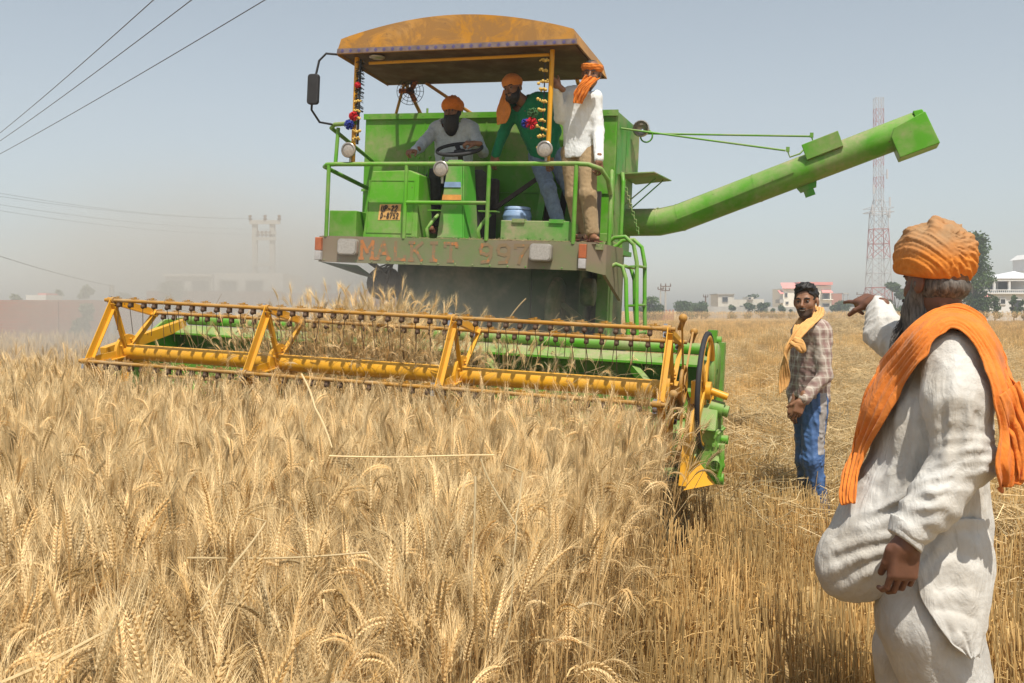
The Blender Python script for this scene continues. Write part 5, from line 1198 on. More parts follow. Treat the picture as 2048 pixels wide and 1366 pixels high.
def turban_sdf(P, c, M, r=(.104, .118, .082), amp=.006, tilt=.35, low=-.02, tuft=0):
    q = (P-np.asarray(c, np.float32))@M-A(0, -.008, .062)
    d = ell(q, (0, 0, 0), r); th = np.arctan2(q[:, 1], q[:, 0]); z = q[:, 2]
    side = np.sign(q[:, 0]+1e-6); b = z/.021-(np.abs(q[:, 0])-.03)*tilt/.021*1.6+.55*np.sin(th*2+1)
    saw = b-np.floor(b); d = d-amp*(1-saw)*np.clip((r[2]*1.05-z)/.05, 0, 1)
    d = d-.0025*np.sin(b*12.6+np.sin(th*3)*2)
    d = smin(d, ell(q, (0, -.005, r[2]*.62), (r[0]*.62, r[1]*.62, r[2]*.5)), .02)
    d = smax(d, -(z+r[2]*.62+low*.0+.12*(q[:, 1]*-1-.0)*.35), .008)
    if tuft: d = smin(d, ell(q, (.0, -.02, r[2]*1.0), (.035, .045, .018)), .015)-.003*np.sin(q[:, 0]*160+q[:, 1]*90)*np.clip((z-r[2]*.6)/.03, 0, 1)
    return d
def beard_sdf(P, c, M, length=.05, full=.02):
    q = (P-np.asarray(c, np.float32))@M
    d = ell(q, (0, .035, -.075-length*.35), (.060+full, .052+full, .055+length*.75)); d = smin(d, rcone(q, (-.062, .0, -.01), (-.05, .04, -.085), .02+full*.5, .026), .02); d = smin(d, rcone(q, (.062, .0, -.01), (.05, .04, -.085), .02+full*.5, .026), .02)
    d = smax(d, -ell(q, (0, .08, -.010), (.046, .07, .050)), .008); d = smin(d, rcone(q, (-.03, .098, -.052), (.03, .098, -.052), .009, .009), .008)
    return d-.004*wrinkle(q, 5, 130, (1, 1, .3), 4)
def torso_sdf(P, sl, sr, hl, hr, rs, rh, k=.05, depth=None):
    sl, sr, hl, hr = (np.asarray(x, float) for x in (sl, sr, hl, hr)); cs = (sl+sr)/2; ch = (hl+hr)/2
    d = rcone(P, cs+(sl-cs)*.55, ch+(hl-ch)*.55, rs, rh)
    d = smin(d, rcone(P, cs+(sr-cs)*.55, ch+(hr-ch)*.55, rs, rh), k); d = smin(d, rcone(P, cs, ch, rs, rh), k); d = smin(d, rcone(P, sl, sr, rs*.62, rs*.62), k)
    return d
def limb(P, pts, rs, k=.02):
    d = None
    for i in range(len(pts)-1):
        e = rcone(P, pts[i], pts[i+1], rs[i], rs[i+1]); d = e if d is None else smin(d, e, k)
    return d
def ribbon(name, ea, eb, mat, parent, n=60, m=14, pleat=.012, npl=3.5, th=.006, seed=1, project=None):
    """cloth band between two edge polylines, pleated across; project(points) may lay it on a body"""
    def samp(e, k):
        e = np.asarray(e, float); s = np.r_[0, np.cumsum(np.linalg.norm(np.diff(e, axis=0), axis=1))]; s /= s[-1]
        i = np.clip(np.searchsorted(s, k)-1, 0, len(e)-2); t = ((k-s[i])/(s[i+1]-s[i]))[:, None]
        # Catmull-Rom
        p0, p1, p2, p3 = e[np.maximum(i-1, 0)], e[i], e[i+1], e[np.minimum(i+2, len(e)-1)]
        return .5*((2*p1)+(p2-p0)*t+(2*p0-5*p1+4*p2-p3)*t**2+(3*p1-p0-3*p2+p3)*t**3)
    k = np.linspace(0, 1, n); a, b = samp(ea, k), samp(eb, k); w = np.linspace(0, 1, m); G = a[:, None]*(1-w[None, :, None])+b[:, None]*w[None, :, None]
    if project is not None: G = project(G)
    du = np.gradient(G, axis=0); dv = np.gradient(G, axis=1); nr = np.cross(du, dv); nr /= np.linalg.norm(nr, axis=2, keepdims=True)+1e-9
    rng = np.random.default_rng(seed); ph = rng.uniform(0, 6.28, 4); K, W = np.meshgrid(k, w, indexing='ij')
    x = W*npl*6.283+1.1*np.sin(K*7+ph[0])+.6*np.sin(K*17+ph[1]); pl = (1-np.abs(np.sin(x*.5+ph[3]))**.7*1.6)*(.55+.45*np.sin(K*9+ph[2]))+.35*np.sin(x*1.7+K*11)
    return G, nr, pl*pleat, k
def grid_mesh(name, G, mat, parent, th):
    n, m = G.shape[:2]; i, j = np.meshgrid(np.arange(n-1), np.arange(m-1), indexing='ij'); a = (i*m+j).ravel(); F = np.stack([a, a+1, a+m+1, a+m], 1)
    o = link_mesh(name, G.reshape(-1, 3), F, mat, parent, True); s = o.modifiers.new("thickness", 'SOLIDIFY'); s.thickness = th; s.offset = 0
    sub = o.modifiers.new("smooth", 'SUBSURF'); sub.levels = 1; sub.render_levels = 1; return o

def figure(label, org, J, col, group=None, h=.010, wr=1.0, rotz=None):
    """generic clothed man. J: joints (world minus org); col: materials"""
    rs = J.get('rs', .105); rh = J.get('rh', .115)
    def sdf_skin(P):
        d = torso_sdf(P, J['sl'], J['sr'], J['hl'], J['hr'], rs-.055, rh-.05, .02)
        for s in 'lr':
            d = smin(d, limb(P, [J['s'+s], J['e'+s], J['w'+s]], [.038, .034, .026]), .01); d = smin(d, limb(P, [J['h'+s], J['k'+s], J['a'+s]], [.07, .048, .034]), .03)
            f = np.asarray(J['a'+s]); t = np.asarray(J.get('t'+s, (0, -1, 0)), float); d = smin(d, limb(P, [f+t*-.04-A(0, 0, .05), f+t*.06-A(0, 0, .055), f+t*.16-A(0, 0, .066)], [.032, .032, .022]), .02)
        return smin(d, rcone(P, (np.asarray(J['sl'])+J['sr'])/2, J['neck'], .045, .055), .015)
    allp = [J[k+s] for k in 'sewhka' for s in 'lr']
    parts = []; lo, hi = bounds(allp, .27); parts.append((sdf_skin, lo, hi, .016 if h > .009 else .014))
    hc, hM = np.asarray(J['head']), rot3(J['face'], J.get('headup', (0, 0, 1)))
    parts.append((lambda P: head_sdf(P, hc, hM, J['neck']), *bounds([hc, J['neck']], .15), .0052))
    for s in 'lr':
        if 'hand'+s in J:
            kw = J['hand'+s]; parts.append((lambda P, kw=kw: hand_sdf(P, **kw), *bounds([kw['c'], np.asarray(kw['c'])+kw['M']@A(0, .1, 0)], .11), .0045))
    body = join_blobs("person", parts, col['skin']); body.location = org; tag(body, label, "person", group); eyes(hc, hM, body)
    def shirt(P):
        d = torso_sdf(P, J['sl'], J['sr'], J['hl'], J['hr'], rs, rh)
        ch = (np.asarray(J['hl'])+J['hr'])/2; cs = (np.asarray(J['sl'])+J['sr'])/2; ax = (cs-ch)/np.linalg.norm(cs-ch)
        hem = (P-ch)@ax.astype(np.float32)+J.get('hem', .16)+.015*np.sin(P[:, 0]*14); dd = rcone(P, ch, ch-ax*J.get('hem', .16), rh*1.02, rh*1.08); d = smin(d, dd, .05); 
        for s in 'lr':
            o = (np.asarray(J['h'+s])-ch)*.6; d = smin(d, rcone(P, ch+o, ch+o-ax*J.get('hem', .16), rh*.98, rh*1.03), .04)
        d = smax(d, -hem, .008)
        for s in 'lr':
            w_ = np.asarray(J['w'+s]); e_ = np.asarray(J['e'+s]); d = smin(d, limb(P, [J['s'+s], e_, e_+(w_-e_)*J.get('slv', .93)], [.072, .056, .046]), .035)
        d = smin(d, rcone(P, cs, J['neck'], .075, .062), .03); nk = np.asarray(J['neck']); nd = (nk-cs)/np.linalg.norm(nk-cs); d = smax(d, np.where(np.linalg.norm(P-nk, axis=1) < .12, ((P-nk)@nd.astype(np.float32))+.0, -1.), .006)
        return d-.0065*wr*wrinkle(P, 3, 42, (1, 1, .35), 4, 1.3)-.003*wr*wrinkle(P, 8, 90, (.7, .7, 1.1), 4, 1.4)
    lo, hi = bounds([J[k+s] for k in 'sewh' for s in 'lr']+[J['neck']], .2); lo[2] -= .12
    blob("shirt", shirt, lo, hi, h, col['shirt'], body)
    def trousers(P):
        ch = (np.asarray(J['hl'])+J['hr'])/2
        d = rcone(P, J['hl'], J['hr'], rh*.86, rh*.86)
        for s in 'lr':
            q = limb(P, [J['h'+s], J['k'+s], np.asarray(J['a'+s])], [.100, .078, .066], .03); d = smin(d, q, .015)
            d = smax(d, -((P-np.asarray(J['a'+s], np.float32))@np.asarray((np.asarray(J['k'+s])-J['a'+s])/np.linalg.norm(np.asarray(J['k'+s])-J['a'+s]), np.float32)+.03-10*(np.linalg.norm(P-np.asarray(J['a'+s], np.float32), axis=1) > .16)*-1), .006)
        return d-.007*wr*wrinkle(P, 13, 38, (1, 1, .7), 4, 1.3)-.004*wr*wrinkle(P, 18, 90, (.8, .8, 1.6), 4, 1.2)
    lo, hi = bounds([J[k+s] for k in 'hka' for s in 'lr'], .15)
    blob("trousers", trousers, lo, hi, h, col['trousers'], body, J.get('tattr'))
    for s in 'lr':
        if J.get('shoes', True):
            f = np.asarray(J['a'+s]); t = np.asarray(J.get('t'+s, (0, -1, 0)), float); side_ = np.cross(t, (0, 0, 1)); mb = MB()
            b0 = f+t*-.08-np.array([0, 0, .088]); b1 = f+t*.19-np.array([0, 0, .092]); mb.bar(b0, b1, .085, .014)
            mb.bar(f+t*.05+side_*.042-np.array([0, 0, .085]), f+t*.06-np.array([0, 0, .022]), .03, .006, t); mb.bar(f+t*.05-side_*.042-np.array([0, 0, .085]), f+t*.06-np.array([0, 0, .022]), .03, .006, t); mb.build("sandal", LEATHER, body)
    return body, hc, hM

# ---- position helpers: photograph column/row at a known distance -> metres
def wp(x, y, Y): return np.array([(x-1024)*Y/2000, Y, 1.5+(622-y)*Y/2000])
_O = np.array([OX, OY, .001]); _uv = np.array(_u); _vv = np.array(_v); _ww = np.array(_w)
def mp(x, y, V):
    d = np.array([(x-1024)/2000, 1, (622-y)/2000]); c = np.array([0, 0, 1.5]); t = ((_O-c)@_vv+V)/(d@_vv); return c+t*d
def floor_z(u, v): return (_O+u*_uv+v*_vv+2.04*_ww)

# ---- the driver
def driver():
    org = np.array(mp(905, 380, 3.35)); L = lambda x, y, V: mp(x, y, V)-org
    fwd = -_vv; face = fwd*.98+_uv*-.02
    kr = L(868, 352, 2.92); kl = L(958, 355, 2.95)
    J = dict(sl=L(944, 258, 3.32), sr=L(872, 258, 3.32), el=L(966, 305, 3.12), er=L(838, 296, 3.02), wl=L(948, 288, 2.88), wr=L(828, 302, 2.80),
             hl=L(930, 362, 3.36), hr=L(888, 362, 3.36), kl=kl, kr=kr, al=L(950, 452, 2.98), ar=L(866, 448, 2.98), tl=fwd, tr=fwd,
             head=L(905, 224, 3.24), neck=L(906, 249, 3.30), face=face, hem=.10, rs=.112, rh=.12)
    J['handl'] = dict(c=L(950, 287, 2.87), M=hand_frame(-_uv*.8-_vv*.5, _ww*.9-_vv*.5), side=1, curl=(.75, 1.1, .8)); J['handr'] = dict(c=L(830, 300, 2.82), M=hand_frame(-_vv*.8-_uv*.3-_ww*.3, _ww-_vv*.4), side=-1, curl=(.7, 1.0, .8))
    J['handl']['side'] = -1; J['handr']['side'] = -1
    b, hc, hM = figure("bearded driver in an orange turban and pale grey shirt seated at the steering wheel", org, J, dict(skin=SKIN, shirt=cloth("pale_grey_shirt", (.47, .53, .57)), trousers=cloth("dark_trousers", (.045, .042, .04))))
    lo, hi = bounds([hc], .22)
    blob("turban", lambda P: turban_sdf(P, hc, hM, (.110, .122, .092), tuft=1), lo, hi, .006, ORANGE, b)
    blob("beard", lambda P: beard_sdf(P, hc, hM, .11, .022), lo-np.array([0, 0, .1]), hi, .006, HAIR, b)
    mb = MB(); c = J['wr']*.82+J['er']*.18; mb.ring(c, J['wr']-J['er'], .036, .005, 18, 6); mb.build("bracelet", STEEL, b)
driver()
def green_man():
    org = np.array(mp(1110, 470, 3.05)); L = lambda x, y, V: mp(x, y, V)-org
    J = dict(sl=L(1092, 200, 3.02), sr=L(1026, 222, 3.02), el=L(1112, 262, 2.95), er=L(1006, 268, 3.05), wl=L(1100, 315, 2.9), wr=L(990, 312, 3.0),
             hl=L(1112, 312, 3.22), hr=L(1076, 314, 3.22), kl=L(1150, 400, 3.18), kr=L(1096, 378, 3.05), al=L(1168, 464, 3.25), ar=L(1122, 462, 3.05), tl=-_vv, tr=-_vv,
             head=L(1026, 178, 2.88), neck=L(1046, 203, 2.98), face=-_vv*.95-_uv*.25-_ww*.12, headup=_ww*.97+_uv*-.22, hem=.07, rs=.105, rh=.105)
    J['handl'] = dict(c=J['wl'], M=hand_frame(-_ww, -_vv), side=1, curl=(.5, .7, .5)); J['handr'] = dict(c=J['wr'], M=hand_frame(-_ww-_uv*.2, -_vv), side=-1, curl=(.5, .7, .5))
    b, hc, hM = figure("smiling man in a green shirt and peach headcloth leaning in behind the steering wheel", org, J, dict(skin=SKIN, shirt=cloth("deep_green_shirt", (.012, .19, .085)), trousers=cloth("faded_denim", (.17, .23, .32), .3)))
    blob("headcloth", lambda P: turban_sdf(P, hc, hM, (.094, .110, .078), .003, .1), *bounds([hc], .2), .006, PEACH, b)
    blob("beard", lambda P: beard_sdf(P, hc, hM, .015, .006), *bounds([hc], .2), .006, HAIR, b)
    G, nr, pl, k = ribbon("", [L(1008, 178, 2.96), L(1000, 200, 2.92), L(994, 222, 2.9), L(994, 250, 2.9)], [L(1016, 190, 2.9), L(1018, 205, 2.88), L(1022, 222, 2.87), L(1012, 246, 2.88)], None, None, 24, 10)
    grid_mesh("cloth_tail", G+nr*pl[..., None], PEACH, b, .012)
    mb = MB()
    for (x, y) in ((1050, 222), (1052, 240), (1056, 258), (1062, 276)): mb.ball(L(x, y, 2.86), .007, 6, 4)
    mb.build("button", EYEW, b)
green_man()
def white_man():
    org = np.array(mp(1185, 484, 2.62)); L = lambda x, y, V: mp(x, y, V)-org
    J = dict(sl=L(1189, 196, 2.72), sr=L(1134, 192, 2.76), el=L(1196, 262, 2.72), er=L(1120, 236, 2.72), wl=L(1198, 322, 2.58), wr=L(1114, 176, 2.54),
             hl=L(1174, 305, 2.78), hr=L(1142, 306, 2.80), kl=L(1176, 390, 2.66), kr=L(1148, 392, 2.78), al=L(1184, 464, 2.66), ar=L(1160, 462, 2.86), tl=-_vv*.75+_uv*.5, tr=-_vv,
             head=L(1183, 148, 2.66), neck=L(1170, 176, 2.72), face=-_vv*.95+_uv*.1-_ww*.1, headup=_ww+_uv*.08, hem=.06, rs=.10, rh=.10)
    J['handl'] = dict(c=L(1198, 322, 2.58), M=hand_frame(-_ww, -_vv*.6+_uv*.7), side=-1, curl=(.5, .8, .6)); J['handr'] = dict(c=L(1117, 172, 2.52), M=hand_frame(_ww*.55-_uv*.7-_vv*.1, -_vv), side=1, curl=(.7, 1.2, .9))
    b, hc, hM = figure("young man in white shirt and khaki trousers gripping the canopy post", org, J, dict(skin=SKIN, shirt=cloth("white_shirt", (.74, .76, .76), .06), trousers=cloth("khaki_cotton", (.33, .235, .13), .15)), wr=.55)
    blob("headcloth", lambda P: smax(turban_sdf(P, hc, hM, (.098, .112, .072), .006, .15), ((P-np.asarray(hc, np.float32))@hM)[:, 2]-.085, .01), *bounds([hc], .2), .006, ORANGE, b)
    def hair(P):
        q = (P-np.asarray(hc, np.float32))@hM; return ell(q, (.012, -.02, .062), (.076, .088, .066))-.004*wrinkle(q, 4, 90, n=4)
    blob("hair", hair, *bounds([hc], .2), .006, HAIR, b)
    G, nr, pl, k = ribbon("", [L(1172, 150, 2.55), L(1160, 166, 2.54), L(1150, 185, 2.55), L(1146, 206, 2.56)], [L(1200, 158, 2.57), L(1184, 170, 2.52), L(1173, 190, 2.52), L(1164, 208, 2.55)], None, None, 40, 20, .02, 3.2)
    grid_mesh("face_cloth", G+nr*pl[..., None], ORANGE, b, .014)
white_man()

# ---- man in the plaid shirt
def plaid_mat():
    m, nt, b = new_mat("plaid_shirt"); L = nt.links; co = coords(nt); sx = N(nt, "ShaderNodeSeparateXYZ"); L.new(co, sx.inputs[0])
    ad = N(nt, "ShaderNodeMath", operation='ADD'); L.new(sx.outputs[0], ad.inputs[0]); L.new(sx.outputs[1], ad.inputs[1])
    def stripes(src, fr, p0, p1, ph=0):
        q = N(nt, "ShaderNodeMath", operation='MULTIPLY_ADD'); L.new(src, q.inputs[0]); q.inputs[1].default_value = fr; q.inputs[2].default_value = ph; s = N(nt, "ShaderNodeMath", operation='SINE'); L.new(q.outputs[0], s.inputs[0])
        return ramp(nt, s.outputs[0], p0, p1)
    c = mix(nt, .5, (.36, .29, .24), (.40, .32, .265)); v1 = stripes(ad.outputs[0], 105, .2, .7); h1 = stripes(sx.outputs[2], 95, .3, .8)
    def half(s): f = N(nt, "ShaderNodeMath", operation='MULTIPLY'); L.new(s, f.inputs[0]); f.inputs[1].default_value = .55; return f.outputs[0]
    c = mix(nt, half(v1), c, (.19, .085, .08)); c = mix(nt, half(h1), c, (.20, .11, .095)); c = mix(nt, half(stripes(ad.outputs[0], 105, .85, .97, 2.6)), c, (.62, .56, .48)); c = mix(nt, half(stripes(sx.outputs[2], 95, .85, .97, 2.9)), c, (.58, .52, .44))
    L.new(c, b.inputs["Base Color"]); b.inputs["Roughness"].default_value = .85; n = noise(nt, co, 30, 4); bump(nt, b, n, .35, .012); return m
def track_mat():
    m, nt, b = new_mat("blue_track_trousers"); L = nt.links; at = N(nt, "ShaderNodeAttribute"); at.attribute_name = "stripe"; co = coords(nt); n = noise(nt, co, 26, 4)
    c = mix(nt, ramp(nt, n, .3, .7), (.045, .105, .25), (.075, .15, .33)); c = mix(nt, ramp(nt, at.outputs["Fac"], .45, .55), c, (.33, .30, .28)); L.new(c, b.inputs["Base Color"]); b.inputs["Roughness"].default_value = .6; bump(nt, b, n, .3, .01); return m
def plaid_man():
    Y = 7.1; org = np.array([(1632-1024)*Y/2000, Y, 0]); L = lambda x, y, dy=0.: wp(x, y, Y+dy)-org
    def stripe(V):
        xc = np.interp(V[:, 2], [.55, .80], [-.02, -.005]); return ((np.abs(V[:, 0]-xc-.01) < .026) & (V[:, 1] < -.02) & (V[:, 2] > .50)).astype(np.float32)
    tt = np.array([-.7, -.7, 0])
    J = dict(sl=L(1641, 664, -.14), sr=L(1606, 668, .16), el=L(1650, 752, -.20), er=L(1588, 752, .14), wl=L(1606, 800, -.24), wr=L(1586, 806, .02),
             hl=L(1630, 800, -.07), hr=L(1612, 800, .08), kl=L(1624, 920, -.09), kr=L(1612, 920, .07), al=L(1642, 1018, -.05), ar=L(1618, 1016, .14), tl=tt, tr=tt,
             head=L(1612, 603, -.03), neck=L(1622, 640, .0), face=np.array([-.52, -.85, .0]), hem=.0, rs=.112, rh=.112, tattr={"stripe": stripe})
    J['handl'] = dict(c=L(1603, 802, -.24), M=hand_frame((-.35, 0, -.94), (.2, -.95, 0)), side=1, curl=(.35, .5, .4)); J['handr'] = dict(c=L(1588, 804, .0), M=hand_frame((-.2, -.1, -.97), (-.7, -.7, 0)), side=-1, curl=(.3, .4, .3))
    b, hc, hM = figure("smiling man in a plaid shirt and blue track trousers standing in the stubble", org, J, dict(skin=SKIN, shirt=plaid_mat(), trousers=track_mat()), h=.0085)
    def hair(P):
        q = (P-np.asarray(hc, np.float32))@hM; d = ell(q, (0, -.02, .046), (.082, .098, .082)); d = smin(d, ell(q, (.0, .03, .098), (.068, .06, .040)), .02)-.006*np.abs(np.sin(q[:, 0]*70+q[:, 1]*40+2*np.sin(q[:, 2]*60))); d = smax(d, -ell(q, (0, .12, .0), (.075, .085, .082)), .01); d = smax(d, -(q[:, 2]+.045+.4*q[:, 1]), .01)
        return d-.006*wrinkle(q, 4, 85, n=5)
    blob("hair", hair, *bounds([hc], .2), .0055, HAIR, b)
    def stub(P):
        q = (P-np.asarray(hc, np.float32))@hM; d = head_sdf(P, hc, hM)-.0015; reg = smax(ell(q, (0, .03, -.085), (.072, .07, .06)), -ell(q, (0, .085, -.038), (.034, .05, .026)), .006); return np.maximum(d, reg)
    blob("stubble_beard", stub, *bounds([hc], .17), .005, plain("short_stubble", (.085, .05, .034), .8), b)
    mb = MB(); P0 = [hc+hM@A(*p) for p in ((-.026, .093, -.053), (-.01, .103, -.050), (.01, .103, -.050), (.026, .093, -.053))]; mb.tube(P0, [.003, .006, .006, .003], 6); mb.build("moustache", HAIR, b)
    mb = MB(); P0 = [hc+hM@A(*p) for p in ((-.016, .0985, -.0625), (0, .1015, -.0645), (.016, .0985, -.0625))]; mb.tube(P0, [.002, .0042, .002], 6); mb.build("teeth", plain("teeth", (.42, .37, .32), .3, bs=0), b)
    # scarf: loop round the neck, knot at the chest and hanging end
    YS = plain("yellow_scarf_cotton", (.64, .345, .115), .85, scale=40, var=.15, bs=.3)
    G, nr, pl, k = ribbon("", [L(1648, 618, .10), L(1647, 630, -.10), L(1628, 650, -.22), L(1606, 672, -.27), L(1592, 690, -.27), L(1578, 700, -.25), L(1563, 730, -.22), L(1557, 760, -.2), L(1558, 790, -.2)], [L(1628, 612, .10), L(1624, 634, -.14), L(1612, 640, -.20), L(1594, 655, -.24), L(1578, 680, -.25), L(1570, 700, -.26), L(1576, 730, -.24), L(1580, 755, -.2), L(1575, 774, -.2)], None, None, 60, 16, .013, 4)
    G = G+nr*pl[..., None]*1.0; G[..., 1] -= .0
    grid_mesh("scarf", G, YS, b, .014)
    G, nr, pl, k = ribbon("", [L(1622, 616, .12), L(1600, 632, .02), L(1588, 655, -.08), L(1582, 684, -.2)], [L(1634, 634, .10), L(1612, 652, -.08), L(1600, 668, -.18), L(1594, 690, -.25)], None, None, 30, 12, .010, 3)
    grid_mesh("scarf_loop", G+nr*pl[..., None], YS, b, .012)
    G, nr, pl, k = ribbon("", [L(1590, 672, -.29), L(1606, 680, -.29), L(1612, 700, -.29), L(1603, 704, -.27)], [L(1578, 688, -.28), L(1586, 692, -.30), L(1594, 700, -.29), L(1600, 703, -.28)], None, None, 24, 10, .012, 2)
    grid_mesh("scarf_knot", G+nr*pl[..., None], YS, b, .016)
plaid_man()

# ---- the pointing man in the foreground
def pointing_man():
    Y = 2.97; org = np.array([(1865-1024)*Y/2000, Y, 0]); L = lambda x, y, dy=0.: (wp(x, y, Y+dy)-org).astype(np.float32)
    SC = 1/673.
    hc = L(1873, 566, .03); hM = rot3((-.40, .92, -.02), (.10, -.05, 1)); neck = L(1890, 640, .03)
    sl, el, wl = L(1908, 718, -.185), L(1928, 915, -.25), L(1812, 1075, -.27)
    sr, er, wr_ = L(1835, 705, .20), L(1772, 668, .36), L(1752, 612, .52)
    pel = L(1862, 1080, .02)
    def body_f(P):
        d = limb(P, [L(1880, 700), L(1850, 900), pel], [.09, .11, .11], .03); d = smin(d, rcone(P, sl, sr, .045, .045), .02)
        d = smin(d, limb(P, [sl, el, wl], [.045, .04, .03]), .01); d = smin(d, limb(P, [sr, er, wr_], [.05, .04, .03]), .03)
        for dy in (-.09, .11): d = smin(d, limb(P, [L(1862, 1100, dy), A(0.0, dy, .48), A(.0, dy, .09)], [.085, .055, .04]), .03); d = smin(d, rcone(P, A(.03, dy, .045), A(-.15, dy, .035), .038, .028), .02)
        return smin(d, rcone(P, L(1885, 700), neck, .05, .058), .02)
    hl_M = hand_frame((-.10, .02, -1), (.15, -1, 0)); hr_M = hand_frame((-.30, .93, .16), (-.35, -.25, .90))
    parts = [(body_f, A(-.42, -.34, -.02), A(.30, .75, 1.62), .016), (lambda P: head_sdf(P, hc, hM, neck), *bounds([hc, neck], .15), .005),
             (lambda P: hand_sdf(P, wl+A(-.002, -.004, -.012), hl_M, 1, (.35, .70, .55), s=1.12, thumb=(.06, 1.0, -.30)), *bounds([wl, wl+A(-.02, 0, -.13)], .09), .0032),
             (lambda P: hand_sdf(P, wr_+A(-.006, .0, .012), hr_M, -1, (.9, 1.0, .7), True, s=.90, thumb=(.75, .6, -.2)), *bounds([wr_, wr_+hr_M@A(0, .13, 0)], .10), .0038)]
    b = join_blobs("person", parts, SKIN_D); b.location = org
    tag(b, "grey bearded man in dusty orange turban and white kurta pointing at the machine", "person"); eyes(hc, hM, b)
    # kurta
    def kurta0(P, folds=True):
        d = limb(P, [L(1888, 735, .01), L(1866, 850, .01), L(1848, 980, .02), L(1860, 1060, .02)], [.13, .155, .163, .155], .06)
        for dy in (-.075, .09): d = smin(d, limb(P, [L(1890, 745, dy), L(1868, 850, dy), L(1850, 990, dy)], [.105, .118, .130], .05), .06)
        d = smin(d, rcone(P, sl+A(0, .02, .005), sr, .078, .075), .05)
        d = smin(d, rcone(P, L(1885, 690), neck+A(.004, 0, .005), .095, .070), .03)
        # front panel blown forward, back panel hanging
        d = smin(d, ell(P, L(1765, 1045, .0), (.095, .13, .16)), .07); d = smin(d, ell(P, L(1725, 1070, -.01), (.088, .115, .125)), .06); d = smin(d, ell(P, L(1699, 1130, -.01), (.104, .088, .110)), .06); d = smin(d, ell(P, L(1745, 1125, -.02), (.105, .10, .100)), .05)
        d = smin(d, limb(P, [L(1895, 1050, -.03), L(1890, 1120, -.0)], [.115, .12], .05), .05)
        # slit under the hand
        sx = P[:, 0]; sz = P[:, 2]; a, c = L(1822, 1135), L(1790, 1240); d = smax(d, -rcone(P, L(1815, 1195, -.2), L(1800, 1330, -.2), .02, .10), .02); d = smax(d, -rcone(P, L(1815, 1185, .1), L(1795, 1330, .1), .02, .10), .02)
        return d
    def sleeve(P):
        d = limb(P, [sl+A(0, .02, 0), L(1914, 800, -.225), el, L(1868, 1000, -.27), wl+A(.008, 0, .02)], [.088, .092, .080, .072, .058], .03)
        ax = (wl-L(1868, 1000, -.27)); ax /= np.linalg.norm(ax); cut = (P-wl)@ax-.006; near = np.linalg.norm(P-wl, axis=1); return smax(d, cut-2.0*np.clip(near-.15, 0, 1), .006)
    def sleeve_r(P):
        d = limb(P, [sr, er, wr_-A(-.002, .01, .004)], [.085, .066, .045], .03); ax = (wr_-er); ax /= np.linalg.norm(ax); cut = (P-wr_)@ax; near = np.linalg.norm(P-wr_, axis=1); return smax(d, cut-2*np.clip(near-.15, 0, 1), .006)
    def ksurf(P): return np.minimum(kurta0(P), np.minimum(sleeve(P), sleeve_r(P)))
    def project(G, surf=None):
        surf = surf or ksurf
        n, m = G.shape[:2]; Q = G.reshape(-1, 3); cam_ = np.array([0, 0, 1.5])-org; ts = np.arange(2.45, 3.35, .0125)
        D = np.stack([(Q[:, 0]-1024)/2000, np.ones(len(Q)), (622-Q[:, 1])/2000], 1); best = np.full(len(Q), 9.); bt = np.full(len(Q), 2.9); done = np.zeros(len(Q), bool)
        for t in ts:
            d = surf((cam_+D*t).astype(np.float32)); hit = (~done) & (d < .022); bt[hit] = t; done |= hit; up_ = (~done) & (d < best); best[up_] = d[up_]; bt[up_] = t
        T = bt.reshape(n, m)
        for it in range(5):
            Tp = np.pad(T, 1, mode='edge'); Ts = (Tp[:-2, 1:-1]+Tp[2:, 1:-1]+Tp[1:-1, :-2]+Tp[1:-1, 2:]+2*Tp[1:-1, 1:-1])/6; T = np.minimum(Ts, T+.004)
        return (cam_+D*T.reshape(-1)[:, None]).reshape(n, m, 3)
    # creases of the cloth: ridges (+) and furrows (-) found on the surface
    def onsurf(f, pts):
        Q = np.array(pts, float); cam_ = np.array([0, 0, 1.5])-org; D = np.stack([(Q[:, 0]-1024)/2000, np.ones(len(Q)), (622-Q[:, 1])/2000], 1); bt = np.full(len(Q), 2.75); done = np.zeros(len(Q), bool)
        for t in np.arange(2.4, 3.3, .01):
            hit = (~done) & (f((cam_+D*t).astype(np.float32)) < .004); bt[hit] = t; done |= hit
        return (cam_+D*bt[:, None]).astype(np.float32)
    def creased(P, d, CR):
        d = d.copy()
        for pts, amp, w in CR:
            lo, hi = pts.min(0)-3*w, pts.max(0)+3*w; mk = ((P > lo) & (P < hi)).all(1)
            if not mk.any(): continue
            Pm = P[mk]; ds = np.full(len(Pm), 9., np.float32); n_ = len(pts)-1
            for i in range(n_): ds = np.minimum(ds, rcone(Pm, pts[i], pts[i+1], 0, 0))
            en = np.minimum(np.linalg.norm(Pm-pts[0], axis=1), np.linalg.norm(Pm-pts[-1], axis=1)); d[mk] -= amp*np.exp(-(ds/w)**2)*np.clip(.25+en/.05, 0, 1)
        return d
